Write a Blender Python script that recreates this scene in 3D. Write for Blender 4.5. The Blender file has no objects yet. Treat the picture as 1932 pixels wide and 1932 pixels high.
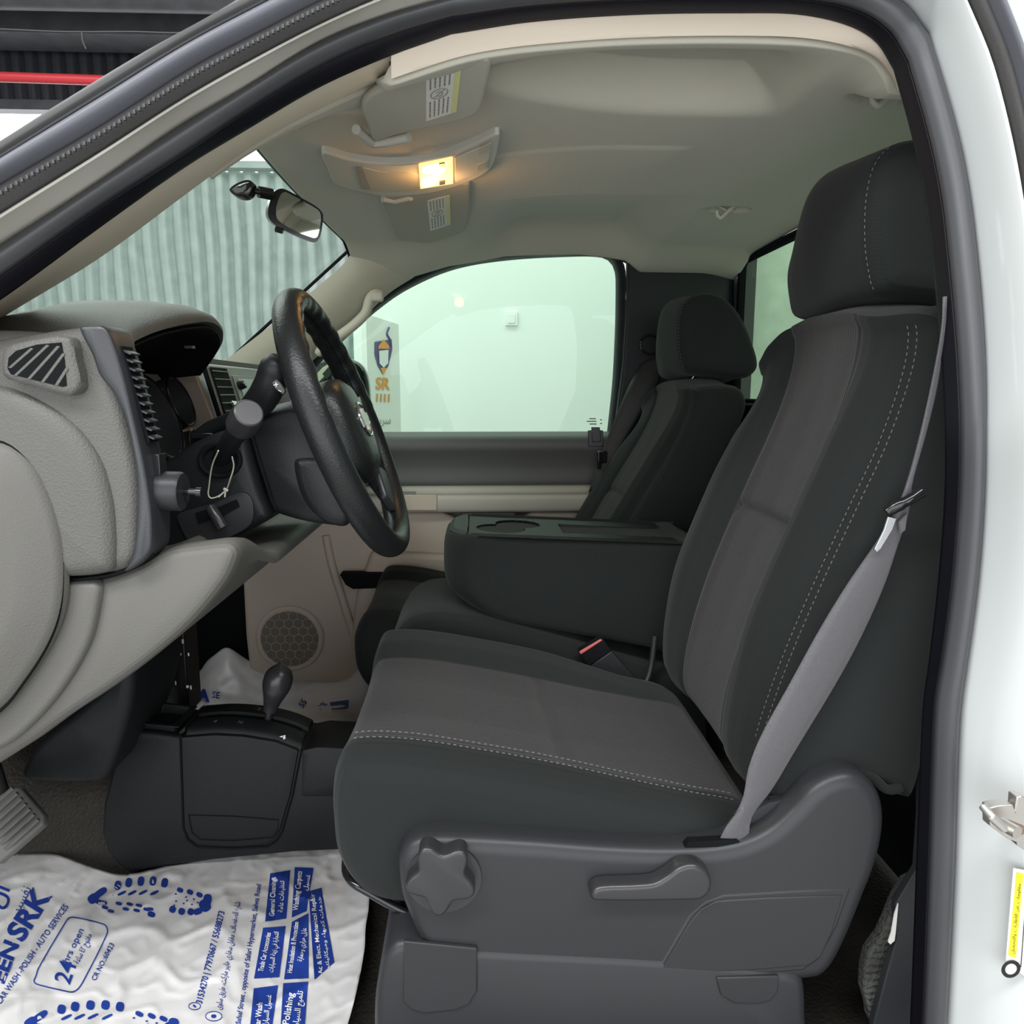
import bpy, bmesh, math, random, unicodedata
from math import sin, cos, pi, atan, tan, radians as R, hypot
from mathutils import Vector as V, Matrix, noise
SC = bpy.context.scene
COL = SC.collection

# ------------------------------------------------------------------ camera
F = 1400.0; EYE = V((0, 0, 1.7)); PITCH = R(9.17); YAW = -atan(66/1400*cos(PITCH))
cam = bpy.data.cameras.new('camera'); cam.sensor_width = 36; cam.lens = 36*F/1932; cam.clip_start = .02
co = bpy.data.objects.new('camera', cam); COL.objects.link(co)
co.location = EYE; co.rotation_euler = (pi/2-PITCH, 0, YAW); SC.camera = co
ROT = co.rotation_euler.to_matrix()

# ------------------------------------------------------------------ world, lights, exposure
SC.view_settings.view_transform = 'Standard'; SC.view_settings.look = 'None'
SC.view_settings.exposure = 0.0; SC.view_settings.gamma = 1; SC.view_settings.use_curve_mapping = False
w = bpy.data.worlds.new('world'); SC.world = w; w.use_nodes = True
w.node_tree.nodes['Background'].inputs[0].default_value = (0.93, 0.97, 1, 1)
w.node_tree.nodes['Background'].inputs[1].default_value = 0.55
def area(name, loc, rot, sx, sy, power, col=(1, 1, 1)):
    l = bpy.data.lights.new(name, 'AREA'); l.shape = 'RECTANGLE'; l.size = sx; l.size_y = sy; l.energy = power; l.color = col
    o = bpy.data.objects.new(name, l); COL.objects.link(o); o.location = loc; o.rotation_euler = rot; return o
# soft fill light added behind the camera, lamp rows under the hall ceiling
area('camera_side_fill', (-.6, -3.6, 1.9), (R(88), 0, R(-5)), 7.0, 3.6, 225, (.97, .98, 1))
area('hall_lamp_row_front', (-2.2, 3.0, 4.2), (0, 0, 0), 3.0, 4.0, 150, (1, 1, 1))
area('hall_lamp_row_driver', (.4, -.9, 4.2), (0, 0, 0), 5.0, .5, 190, (1, 1, 1))
area('hall_lamp_row_passenger', (1.2, 3.6, 4.2), (0, 0, 0), 5.5, .7, 88, (.96, 1, .96))

area('front_left_fill', (-2.4, -1.3, 4.2), (0, 0, 0), 2.4, .6, 95, (.98, 1, 1))  # added fill from the upper left, brightens the pillar and dash end
# ------------------------------------------------------------------ point helpers: a photograph pixel on a world plane
def ray(px, py):
    return ROT @ V(((px-966)/F, -(py-966)/F, -1))
def P(px, py, Y=None, X=None, Z=None):
    d = ray(px, py)
    if Y is not None: t = Y/d.y
    elif X is not None: t = X/d.x
    else: t = (Z-EYE.z)/d.z
    return EYE+d*t
def PL(pts, Y): return [P(a, b, Y) for a, b in pts]
def cr(pts, n, closed=False):
    """Catmull-Rom resample to n points by arc length"""
    pts = [V(p) for p in pts]; m = len(pts); out = []
    segs = m if closed else m-1
    for i in range(segs):
        if closed: p0, p1, p2, p3 = pts[i-1], pts[i], pts[(i+1) % m], pts[(i+2) % m]
        else: p0, p1, p2, p3 = pts[max(i-1, 0)], pts[i], pts[i+1], pts[min(i+2, m-1)]
        # centripetal-ish: limit tangents by segment length
        L = (p2-p1).length or 1e-9
        t1 = (p2-p0); t2 = (p3-p1)
        t1 = t1*(L/((p1-p0).length+L)) if t1.length else t1
        t2 = t2*(L/((p3-p2).length+L)) if t2.length else t2
        for k in range(12):
            t = k/12; h = (2*t**3-3*t*t+1, t**3-2*t*t+t, -2*t**3+3*t*t, t**3-t*t)
            out.append(p1*h[0]+t1*h[1]+p2*h[2]+t2*h[3])
    out.append(pts[0] if closed else pts[-1])
    return lin(out, n, closed)
def lin(out, n, closed=False):
    out = [V(p) for p in out]
    if closed and (out[0]-out[-1]).length > 1e-9: out.append(out[0])
    d = [0]
    for a, b in zip(out, out[1:]): d.append(d[-1]+(b-a).length)
    res = []; j = 0; N = n if closed else n-1
    for i in range(n):
        s = d[-1]*i/N
        while j < len(d)-2 and d[j+1] < s: j += 1
        t = (s-d[j])/((d[j+1]-d[j]) or 1e-9); res.append(out[j].lerp(out[j+1], min(max(t, 0), 1)))
    return res
def lerp(a, b, t): return a+(b-a)*t
def sst(a, b, x):
    t = min(max((x-a)/(b-a), 0), 1); return t*t*(3-2*t)
def tab(xs, x):
    """linear table lookup [(x, v...)]"""
    if x <= xs[0][0]: return xs[0][1:]
    for a, b in zip(xs, xs[1:]):
        if x <= b[0]:
            t = (x-a[0])/(b[0]-a[0]); return tuple(lerp(p, q, t) for p, q in zip(a[1:], b[1:]))
    return xs[-1][1:]

# ------------------------------------------------------------------ mesh helpers: every builder gives (verts, faces)
def loft(rows, closed=False, caps=False):
    vs = []; fs = []; n = len(rows[0])
    for r in rows: vs += list(r)
    for i in range(len(rows)-1):
        for j in range(n if closed else n-1):
            k = (j+1) % n; fs.append((i*n+j, i*n+k, (i+1)*n+k, (i+1)*n+j))
    if caps:
        fs.append(tuple(range(n))[::-1]); fs.append(tuple((len(rows)-1)*n+j for j in range(n)))
    return vs, fs
def join(*ms):
    vs = []; fs = []
    for v, f in ms:
        o = len(vs); vs += list(v); fs += [tuple(i+o for i in q) for q in f]
    return vs, fs
def prism(pts, d):
    """outline (3D points) pushed along vector d, both ends closed"""
    d = V(d); return loft([pts, [p+d for p in pts]], True, True)
def prismpx(px, Y, dY): return prism(PL(px, Y), (0, dY, 0))
def box(c, s, rot=None):
    c = V(c); m = rot or Matrix.Identity(3)
    vs = [c+m @ V((x*s[0]/2, y*s[1]/2, z*s[2]/2)) for x in (-1, 1) for y in (-1, 1) for z in (-1, 1)]
    return vs, [(0, 1, 3, 2), (4, 6, 7, 5), (0, 4, 5, 1), (2, 3, 7, 6), (0, 2, 6, 4), (1, 5, 7, 3)]
def tube(pts, r, n=12, caps=True, flat=None, closed=False):
    pts = [V(p) for p in pts]; rows = []; up = None; m = len(pts)
    for i, p in enumerate(pts):
        a = pts[(i-1) % m] if closed else pts[max(i-1, 0)]; b = pts[(i+1) % m] if closed else pts[min(i+1, m-1)]
        t = (b-a).normalized()
        if up is None: up = V((0, 0, 1)) if abs(t.z) < .9 else V((0, 1, 0))
        u = (up-t*up.dot(t)).normalized(); w_ = t.cross(u); up = u
        rr = r[i] if isinstance(r, (list, tuple)) else r
        fl = flat or 1
        rows.append([p+(u*cos(2*pi*k/n)*rr+w_*sin(2*pi*k/n)*rr*fl) for k in range(n)])
    if closed: rows.append(rows[0]); return loft(rows, True)
    return loft(rows, True, caps)
def lathe(prof, o, axis, n=32, caps=True):
    """prof [(radius, height)] turned about the axis through o"""
    axis = V(axis).normalized(); u = axis.orthogonal().normalized(); w_ = axis.cross(u); o = V(o)
    return loft([[o+axis*h+(u*cos(2*pi*k/n)+w_*sin(2*pi*k/n))*r for k in range(n)] for r, h in prof], True, caps)
def grid(f, nu, nv):
    return loft([[f(i/nu, j/nv) for j in range(nv+1)] for i in range(nu+1)])
def inset(poly, d):
    """poly [(x,z)] moved inwards by d, loops that cross themselves are pulled to their crossing"""
    if d == 0: return list(poly)
    n = len(poly); A = sum(poly[i][0]*poly[(i+1) % n][1]-poly[(i+1) % n][0]*poly[i][1] for i in range(n))
    s = 1 if A > 0 else -1; out = []
    for i in range(n):
        a = poly[i-2]; b = poly[(i+2) % n]; tx, tz = b[0]-a[0], b[1]-a[1]; L = hypot(tx, tz) or 1
        out.append((poly[i][0]-tz/L*d*s, poly[i][1]+tx/L*d*s))
    if d > 0:
        i = 0
        while i < n:
            p, q = out[i], out[(i+1) % n]
            for k in range(n//4, 1, -1):
                r, t = out[(i+k) % n], out[(i+k+1) % n]
                den = (q[0]-p[0])*(t[1]-r[1])-(q[1]-p[1])*(t[0]-r[0])
                if abs(den) < 1e-14: continue
                u = ((r[0]-p[0])*(t[1]-r[1])-(r[1]-p[1])*(t[0]-r[0]))/den; w_ = ((r[0]-p[0])*(q[1]-p[1])-(r[1]-p[1])*(q[0]-p[0]))/den
                if 0 <= u <= 1 and 0 <= w_ <= 1:
                    X = (p[0]+u*(q[0]-p[0]), p[1]+u*(q[1]-p[1]))
                    for m in range(1, k+1): out[(i+m) % n] = (X[0]+(t[0]-p[0])*1e-3*m/k, X[1]+(t[1]-p[1])*1e-3*m/k)
                    break
            i += 1
    return out
def pill(poly, slices, n=96, fn=None, sub=1, smooth=True):
    """side profile poly [(x,z)] lofted across Y; slices [(Y, inset, dx, dz)]"""
    pp = (cr if smooth else lin)([V((a, 0, b)) for a, b in poly], n, True); pp = [(v.x, v.z) for v in pp]
    ys = []
    for a, b in zip(slices, slices[1:]):
        for k in range(sub): ys.append(lerp(a[0], b[0], k/sub))
    ys.append(slices[-1][0]); rows = []
    sl = [tuple(list(s)+[0]*(4-len(s))) for s in slices]
    for y in ys:
        i, dx, dz = tab(sl, y); q = inset(pp, i)
        row = [V((a+dx, y, b+dz)) for a, b in q]
        if fn: row = [fn(v) for v in row]
        rows.append(row)
    return loft(rows, True, True)
def prof(px, Y): return [(p.x, p.z) for p in PL(px, Y)]
def stitches(path, ln=.0045, gap=.0032, r=.0006):
    path = [V(p) for p in path]; tot = sum((b-a).length for a, b in zip(path, path[1:])); n = int(tot/(ln+gap)); q = lin(path, n*4+1); ms = []
    for i in range(n): ms.append(tube([q[4*i], q[4*i+2]], r, 5))
    return join(*ms)

def shape_arabic(s):
    forms = {}
    for c in range(0xFE80, 0xFEFD):
        d = unicodedata.decomposition(chr(c)).split()
        if len(d) == 2: forms.setdefault(chr(int(d[1], 16)), {})[d[0]] = chr(c)
    out = []
    for i, ch in enumerate(s):
        f = forms.get(ch)
        if not f: out.append(ch); continue
        p = i > 0 and s[i-1] in forms and '<initial>' in forms[s[i-1]]
        n = i+1 < len(s) and s[i+1] in forms and '<initial>' in f and '<final>' in forms[s[i+1]]
        out.append(f.get('<medial>' if p and n else '<final>' if p else '<initial>' if n else '<isolated>', ch))
    return ''.join(out)[::-1]
def textmesh(s, bold=0, res=3):
    """flat glyph mesh, scaled so that the line runs from x=0 to 1 and cap height is kept in ratio; returns verts 2D, faces, aspect"""
    if any('\u0600' < c < '\u0700' for c in s): s = shape_arabic(s)
    c = bpy.data.curves.new('lettering', 'FONT'); c.body = s; c.size = 1; c.resolution_u = res; c.offset = bold
    o = bpy.data.objects.new('lettering', c); COL.objects.link(o)
    dg = bpy.context.evaluated_depsgraph_get(); me = bpy.data.meshes.new_from_object(o.evaluated_get(dg))
    vs = [(v.co.x, v.co.y) for v in me.vertices]; fs = [tuple(p.vertices) for p in me.polygons]
    bpy.data.objects.remove(o); bpy.data.curves.remove(c); bpy.data.meshes.remove(me)
    x0 = min(v[0] for v in vs); x1 = max(v[0] for v in vs)
    return [((a-x0)/(x1-x0), b) for a, b in vs], fs, x1-x0
def textquad(s, a, b, h, mapper, bold=0):
    """text from pixel a to pixel b (baseline), cap height h pixels, mapper(px,py)->world"""
    vs, fs, asp = textmesh(s, bold); L = hypot(b[0]-a[0], b[1]-a[1]); ux, uy = (b[0]-a[0])/L, (b[1]-a[1])/L
    k = h/.7
    return [mapper(a[0]+ux*x*L+uy*y*k, a[1]+uy*x*L-ux*y*k) for x, y in vs], fs

# ------------------------------------------------------------------ materials
def mat(name, col, rough=.6, bump=None, metal=0, spec=.5, coat=0, sheen=0, var=0, emit=None):
    """bump: list of (kind, scale, strength, distance[, axis])"""
    m = bpy.data.materials.new(name); m.use_nodes = True; nt = m.node_tree; b = nt.nodes['Principled BSDF']
    b.inputs['Base Color'].default_value = (*col, 1); b.inputs['Roughness'].default_value = rough; b.inputs['Metallic'].default_value = metal
    b.inputs['Specular IOR Level'].default_value = spec; b.inputs['Coat Weight'].default_value = coat; b.inputs['Sheen Weight'].default_value = sheen
    if emit: b.inputs['Emission Color'].default_value = (*emit[0], 1); b.inputs['Emission Strength'].default_value = emit[1]
    tc = nt.nodes.new('ShaderNodeTexCoord'); prev = None
    for bb in bump or []:
        kind, sc, st, dist = bb[:4]
        if kind == 'noise':
            t = nt.nodes.new('ShaderNodeTexNoise'); t.inputs['Scale'].default_value = sc; t.inputs['Detail'].default_value = 3; out = t.outputs['Fac']
        elif kind == 'vor':
            t = nt.nodes.new('ShaderNodeTexVoronoi'); t.inputs['Scale'].default_value = sc; out = t.outputs['Distance']
            if len(bb) > 4: t.feature = 'DISTANCE_TO_EDGE'
        else:
            t = nt.nodes.new('ShaderNodeTexWave'); t.bands_direction = bb[4]; t.inputs['Scale'].default_value = sc
            t.inputs['Distortion'].default_value = bb[5] if len(bb) > 5 else 0; t.inputs['Detail Scale'].default_value = bb[6] if len(bb) > 6 else 1; out = t.outputs['Fac']
        nt.links.new(tc.outputs['Object'], t.inputs['Vector'])
        bn = nt.nodes.new('ShaderNodeBump'); bn.inputs['Strength'].default_value = st; bn.inputs['Distance'].default_value = dist
        nt.links.new(out, bn.inputs['Height'])
        if prev: nt.links.new(prev.outputs[0], bn.inputs['Normal'])
        prev = bn
    if prev: nt.links.new(prev.outputs[0], b.inputs['Normal'])
    if var:
        t = nt.nodes.new('ShaderNodeTexNoise'); t.inputs['Scale'].default_value = 9; t.inputs['Detail'].default_value = 4
        nt.links.new(tc.outputs['Object'], t.inputs['Vector'])
        r = nt.nodes.new('ShaderNodeMapRange'); r.inputs[1].default_value = .3; r.inputs[2].default_value = .7; r.inputs[3].default_value = 1-var; r.inputs[4].default_value = 1+var
        nt.links.new(t.outputs['Fac'], r.inputs[0])
        mx = nt.nodes.new('ShaderNodeMix'); mx.data_type = 'RGBA'; mx.blend_type = 'MULTIPLY'; mx.inputs[0].default_value = 1
        mx.inputs[6].default_value = (*col, 1); nt.links.new(r.outputs[0], mx.inputs[7]); nt.links.new(mx.outputs[2], b.inputs['Base Color'])
    return m
def glass(name, tint, refl=.06):
    m = bpy.data.materials.new(name); m.use_nodes = True; nt = m.node_tree; nt.nodes.clear()
    o = nt.nodes.new('ShaderNodeOutputMaterial'); mx = nt.nodes.new('ShaderNodeMixShader'); t = nt.nodes.new('ShaderNodeBsdfTransparent'); g = nt.nodes.new('ShaderNodeBsdfGlossy')
    t.inputs[0].default_value = (*tint, 1); g.inputs['Roughness'].default_value = .01; g.inputs[0].default_value = (1, 1, 1, 1)
    mx.inputs[0].default_value = refl; nt.links.new(t.outputs[0], mx.inputs[1]); nt.links.new(g.outputs[0], mx.inputs[2]); nt.links.new(mx.outputs[0], o.inputs[0]); return m
def g(v, t=(1, 1, 1)): return tuple(v*k for k in t)
GRAIN = [('vor', 420, .35, .0006)]
M = dict(
    fabric=mat('charcoal_fabric', (.0145, .0165, .0163), .85, [('wave', 150, .25, .0006, 'DIAGONAL'), ('noise', 900, .3, .0004)], sheen=.07, spec=.15),
    insert=mat('ribbed_fabric', (.029, .0275, .028), .85, [('wave', 60, .5, .0014, 'Y', 1.2, 14), ('noise', 700, .3, .0005)], sheen=.1, spec=.15),
    thread=mat('grey_thread', (.13, .13, .125), .8),
    shield=mat('black_plastic', (.024, .0245, .027), .40, spec=.35, bump= [('noise', 900, .15, .0003)]),
    knob=mat('smooth_black_plastic', (.027, .027, .029), .3),
    column=mat('column_plastic', (.011, .0125, .014), .42, spec=.25, bump= [('vor', 500, .25, .0005)]),
    console=mat('console_plastic', (.0105, .0118, .0126), .5, spec=.22, bump= [('vor', 520, .3, .0005)]),
    leather=mat('black_leather', (.011, .012, .0125), .36, spec=.35, bump= [('vor', 330, .3, .0008)]),
    dash=mat('dash_vinyl', (.088, .086, .079), .55, [('vor', 430, .5, .0009)]),
    dashlow=mat('lower_dash_vinyl', (.098, .095, .086), .58, [('vor', 480, .35, .0006)]),
    bezel=mat('dark_bezel', (.028, .030, .034), .38, [('vor', 520, .2, .0004)]),
    black=mat('dull_black', (.005, .006, .007), .7, spec=.1),
    gloss=mat('gloss_black', (.01, .01, .011), .12),
    taupe=mat('taupe_plastic', (.30, .25, .205), .45, [('vor', 500, .2, .0004)]),
    silver=mat('silver_green_trim', (.26, .28, .26), .4, [('noise', 300, .1, .0003)]),
    tan=mat('tan_trim', (.55, .48, .39), .65, [('noise', 500, .3, .0005)]),
    tanfar=mat('pillar_trim', (.48, .45, .36), .6, [('noise', 500, .2, .0004)]),
    liner=mat('headliner_fabric', (.47, .455, .38), .95, [('noise', 700, .35, .0006)], spec=.1, sheen=.2),
    visor=mat('visor_cloth', (.50, .48, .41), .85, [('noise', 700, .3, .0005)], spec=.2),
    oh=mat('overhead_plastic', (.52, .50, .44), .5, [('noise', 500, .2, .0004)]),
    door=mat('door_panel_tan', (.52, .45, .37), .6, [('vor', 480, .25, .0005)]),
    doordark=mat('door_upper_grey', (.085, .088, .082), .6, [('vor', 480, .3, .0005)]),
    arm=mat('door_armrest_grey', (.50, .48, .41), .5, [('vor', 480, .2, .0004)]),
    white=mat('white_paint', (.60, .625, .62), .22, coat=.5),
    cream=mat('jamb_paint', (.78, .76, .68), .35, coat=.3, var=.06),
    rub=mat('grey_rubber', (.050, .051, .056), .42, [('noise', 60, .1, .001)]),
    rublt=mat('blue_grey_rubber', (.105, .108, .128), .45, [('noise', 60, .1, .001)]),
    tanlit=mat('tan_trim_lightened', (.74, .66, .54), .6, [('noise', 500, .3, .0005)]),  # lighter copy of tan, light missing on the pillar put into its colour
    rubblk=mat('black_rubber', (.006, .006, .010), .5, spec=.25),
    rubdk=mat('dark_sponge_rubber', (.045, .043, .042), .75, [('noise', 350, .4, .001)]),
    silvertrim=mat('satin_trim', (.22, .22, .22), .25, metal=.6),
    chrome=mat('chrome', (.8, .8, .82), .12, metal=1),
    steel=mat('striker_steel', (.62, .60, .56), .35, metal=.85, var=.15),
    belt=mat('seat_belt_webbing', (.085, .082, .09), .45, [('wave', 330, .6, .0006, 'DIAGONAL'), ('noise', 1200, .3, .0004)], sheen=.2),
    beltdk=mat('dark_belt_webbing', (.02, .02, .02), .6),
    red=mat('release_red', (.55, .12, .12), .4),
    hexfloor=mat('hex_vinyl_floor', (.034, .031, .026), .6, spec=.2, bump= [('vor', 95, .8, .003, 1)], var=.25),
    carpet=mat('grey_underlay', (.085, .088, .078), .95, [('noise', 260, 1, .006), ('wave', 30, .5, .004, 'Z', 2)], var=.6),
    plastic=mat('white_plastic_film', (.64, .63, .625), .32, [('vor', 13, .45, .006), ('vor', 37, .3, .002)], spec=.5),
    ink=mat('blue_ink', (.016, .045, .27), .35),
    paper=mat('white_paper', (.8, .8, .76), .6),
    inkgrey=mat('grey_ink', (.25, .25, .22), .7),
    yellow=mat('yellow_print', (.85, .72, .03), .4),
    pale=mat('pale_yellow_print', (.75, .75, .35), .6),
    orange=mat('orange_print', (.75, .33, .06), .5),
    purple=mat('purple_print', (.10, .07, .22), .5),
    lensy=mat('lit_lamp_lens', (.9, .6, .3), .3, emit=((1, .52, .14), 2.2)),
    lensb=mat('bright_lamp_core', (1, .9, .6), .3, emit=((1, .72, .34), 5)),
    mirror=mat('mirror_glass', (.75, .80, .74), .03, metal=1),
    screen=mat('radio_screen', (.22, .27, .25), .15),
    wallw=mat('white_wall', (.80, .82, .79), .7, [('noise', 40, .1, .002)]),
    corr=mat('corrugated_sheet', (.40, .46, .445), .45, var=.12),
    corrdk=mat('dark_corrugated_sheet', (.025, .027, .034), .6),
    ceil=mat('dark_ceiling', (.045, .047, .055), .8, var=.2),
    duct=mat('dark_duct', (.07, .072, .08), .5, var=.2),
    redpipe=mat('red_pipe', (.55, .04, .05), .35),
    light=mat('daylight_panel', (1, 1, 1), .5, emit=((.93, .98, 1), 2.6)),
    conc=mat('concrete', (.42, .42, .40), .7, var=.1),
    rearwall=mat('pale_green_tarpaulin', (.42, .47, .42), .6, var=.1),
    pedal=mat('pedal_rubber', (.085, .085, .08), .55, var=.3),
    wire=mat('wire', (.02, .02, .02), .4), redwire=mat('red_wire', (.6, .03, .03), .4),
    scuff=mat('scuffed_black', (.012, .012, .012), .35, var=.3),
    string=mat('pale_string', (.55, .53, .45), .7),
)
GW = glass('windscreen_glass', (.75, .85, .79), .045); GS = glass('door_glass', (.79, .90, .83), .010); GR = glass('rear_glass', (.78, .90, .78))

# ------------------------------------------------------------------ objects
def world_origin(o):
    v = V((0, 0, 0))
    while o is not None: v += o.location; o = o.parent
    return v
def obj(name, m, material, parent=None, sm=40, bevel=0, solid=0, off=-1, sub=0, label=None, cat=None, group=None, kind=None, mats=None, fmat=None):
    vs, fs = m; vs = [V(v) for v in vs]
    if parent is not None: org = world_origin(parent)
    else:
        org = V(((min(v.x for v in vs)+max(v.x for v in vs))/2, (min(v.y for v in vs)+max(v.y for v in vs))/2, min(v.z for v in vs)))
    me = bpy.data.meshes.new(name); me.from_pydata([v-org for v in vs], [], fs)
    ms = mats or [material]
    for q in ms: me.materials.append(M[q] if isinstance(q, str) else q)
    bm = bmesh.new(); bm.from_mesh(me); bmesh.ops.remove_doubles(bm, verts=bm.verts, dist=1e-6)
    bmesh.ops.recalc_face_normals(bm, faces=bm.faces); bm.to_mesh(me); bm.free()
    if fmat:
        for p in me.polygons: p.material_index = fmat(p.center+org, p.normal)
    me.polygons.foreach_set('use_smooth', [True]*len(me.polygons)); me.set_sharp_from_angle(angle=R(sm))
    o = bpy.data.objects.new(name, me); COL.objects.link(o)
    if parent is not None: o.parent = parent
    else: o.location = org
    if solid: s = o.modifiers.new('solid', 'SOLIDIFY'); s.thickness = solid; s.offset = off
    if bevel: b = o.modifiers.new('bevel', 'BEVEL'); b.width = bevel; b.segments = 3; b.limit_method = 'ANGLE'; b.angle_limit = R(35); b.harden_normals = False
    if sub: s = o.modifiers.new('sub', 'SUBSURF'); s.levels = sub; s.render_levels = sub
    tag(o, label, cat, group, kind); return o
def tag(o, label=None, cat=None, group=None, kind=None):
    for k, v_ in (('label', label), ('category', cat), ('group', group), ('kind', kind)):
        if v_: o[k] = v_
    return o
def thing(name, loc, label, cat, group=None):
    o = bpy.data.objects.new(name, None); COL.objects.link(o); o.location = V(loc); o.empty_display_size = .05
    return tag(o, label, cat, group)
# ================================================================== THE HALL (setting)
obj('floor', box((0, 1.5, -.03), (14, 12, .06)), 'conc', kind='structure')
obj('wall_right', box((2.6, 4.72, 2.25), (6.6, .12, 4.5)), 'wallw', kind='structure')          # white wall beside the passenger door
obj('wall_return', box((-.70, 5.55, 2.25), (.1, 1.75, 4.5)), 'wallw', kind='structure')
def corr(x0, x1, y, z0, z1, per, amp, wob=0):
    n = int((x1-x0)/per*12); rows = []
    nz = 24
    for i in range(n+1):
        x = x0+(x1-x0)*i/n; row = []
        for j in range(nz+1):
            z = lerp(z0, z1, j/nz); dx = wob*(noise.noise(V((x*1.5, z*1.3, 0)))) if wob else 0
            row.append(V((x+dx, y+amp*cos(pi*i/12)**6, z)))
        rows.append(row)
    return loft(rows)
obj('wall_front', corr(-7, -.75, 6.2, 0, 3.42, .115, .05, .05), 'corr', kind='structure')
obj('wall_front_upper', corr(-7, -.75, 6.2, 3.80, 4.36, .10, .035), 'corrdk', kind='structure')
obj('window_1', box((-3.9, 6.26, 3.61), (6.3, .04, .42)), 'light', kind='structure')
obj('trim_1', box((-3.9, 6.2, 3.83), (6.3, .12, .07)), 'duct', kind='structure')
obj('trim_2', box((-3.9, 6.16, 3.42), (6.3, .10, .05)), 'corr', kind='structure')
obj('ceiling', box((0, 2.2, 4.39), (14, 9, .1)), 'ceil', kind='structure')
cb = obj('ceiling_beam', box((-3.9, 5.95, 4.26), (6.4, .30, .16)), 'duct', bevel=.01, label='dark grey horizontal ceiling beam above the red pipe', cat='beam')
obj('air_duct', tube([(-7, 5.35, 4.20), (-.8, 5.35, 4.22)], .09, 20), 'duct', label='round dark grey air duct under the hall ceiling', cat='duct')
rp = thing('sprinkler_pipe', (-3, 5.6, 3.9), 'long red sprinkler pipe in front of the dark corrugated wall', 'pipe')
obj('pipe', tube([(-6.5, 5.6, 3.86), (-.9, 5.6, 3.78)], .032, 14), 'redpipe', rp)
obj('pipe_hanger', join(tube([(-3.56, 5.6, 3.85), (-3.56, 5.6, 4.5)], .007, 8), box((-3.56, 5.6, 3.9), (.05, .05, .14))), 'steel', rp)
obj('hanging_cable', tube(cr([P(0, 55, 5.2), P(120, 60, 5.2), P(250, 60, 5.2), P(340, 62, 5.2), P(420, 55, 5.2)], 30), .006, 6), 'wire', label='thin black cable strung along the ceiling beam', cat='cable')
obj('cable_tail', tube(cr([P(154, 60, 5.19), P(156, 78, 5.19), P(162, 92, 5.19)], 10), .006, 6), 'wire', label='short loose cable end hanging from the ceiling cable', cat='cable')
obj('rear_tarpaulin', grid(lambda u, v: V((lerp(1.0, 4.0, u), 4.15+.05*sin(u*38)+.03*sin(u*17+1), lerp(0.3, 3.2, v))), 160, 4), 'rearwall', label='pale green pleated sheet hanging beyond the rear cab window', cat='sheet')
lsw = thing('light_switch', P(965, 601, 4.66), 'small square white switch plate on the white wall', 'switch')
obj('plate', box(P(965, 601, 4.652), (.075, .016, .085)), 'wallw', lsw, bevel=.003); obj('rocker', box(P(965, 601, 4.643), (.045, .008, .055)), 'paper', lsw, bevel=.002)
# the banner board with the hall's sign
B0, B1, B2, B3 = P(690, 592, 3.95), P(752, 612, 4.25), P(743, 830, 4.25), P(690, 840, 3.95)
bx = (B1-B0); bn = V((bx.y, -bx.x, 0)).normalized()
bd = thing('banner_board', (B0.x, 4.1, 0), 'white upright banner board with a blue and orange emblem by the white wall', 'banner')
B2.z = .0; B3.z = .0; B2.x = B1.x; B3.x = B0.x; B2.y = B1.y; B3.y = B0.y
obj('board', prism([B0, B1, B2, B3], -bn*.03), 'paper', bd)
def BP(px, py, off=.004):
    """pixel to the banner's face"""
    d = ray(px, py); t = (B0-EYE).dot(bn)/d.dot(bn); return EYE+d*t+bn*off
def flat(px, mapper, *a): return [mapper(x, y, *a) for x, y in px], [tuple(range(len(px)))]
obj('emblem_shield', flat([(706, 645), (738, 640), (739, 660), (732, 690), (722, 706), (712, 690), (706, 668)], BP), 'purple', bd)
obj('emblem_hat', flat([(713, 652), (722, 640), (732, 652), (733, 658), (712, 658)], BP, .006), 'orange', bd); obj('emblem_collar', flat([(716, 694), (728, 694), (722, 708)], BP, .006), 'orange', bd)
obj('emblem_face', flat([(713, 662), (731, 660), (730, 685), (722, 694), (714, 686)], BP, .007), 'paper', bd)
obj('emblem_tail', tube(cr([BP(737, 655), BP(734, 640), BP(729, 630), BP(733, 618)], 12), .006, 6), 'purple', bd)
obj('printed_letters', join(textquad('SR', (708, 734), (735, 735), 22, BP, .03), textquad('IIII', (709, 758), (734, 759), 16, BP, .0)), 'orange', bd)
obj('handwriting', textquad('سرينا', (706, 800), (736, 800), 16, BP), 'inkgrey', bd)

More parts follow.
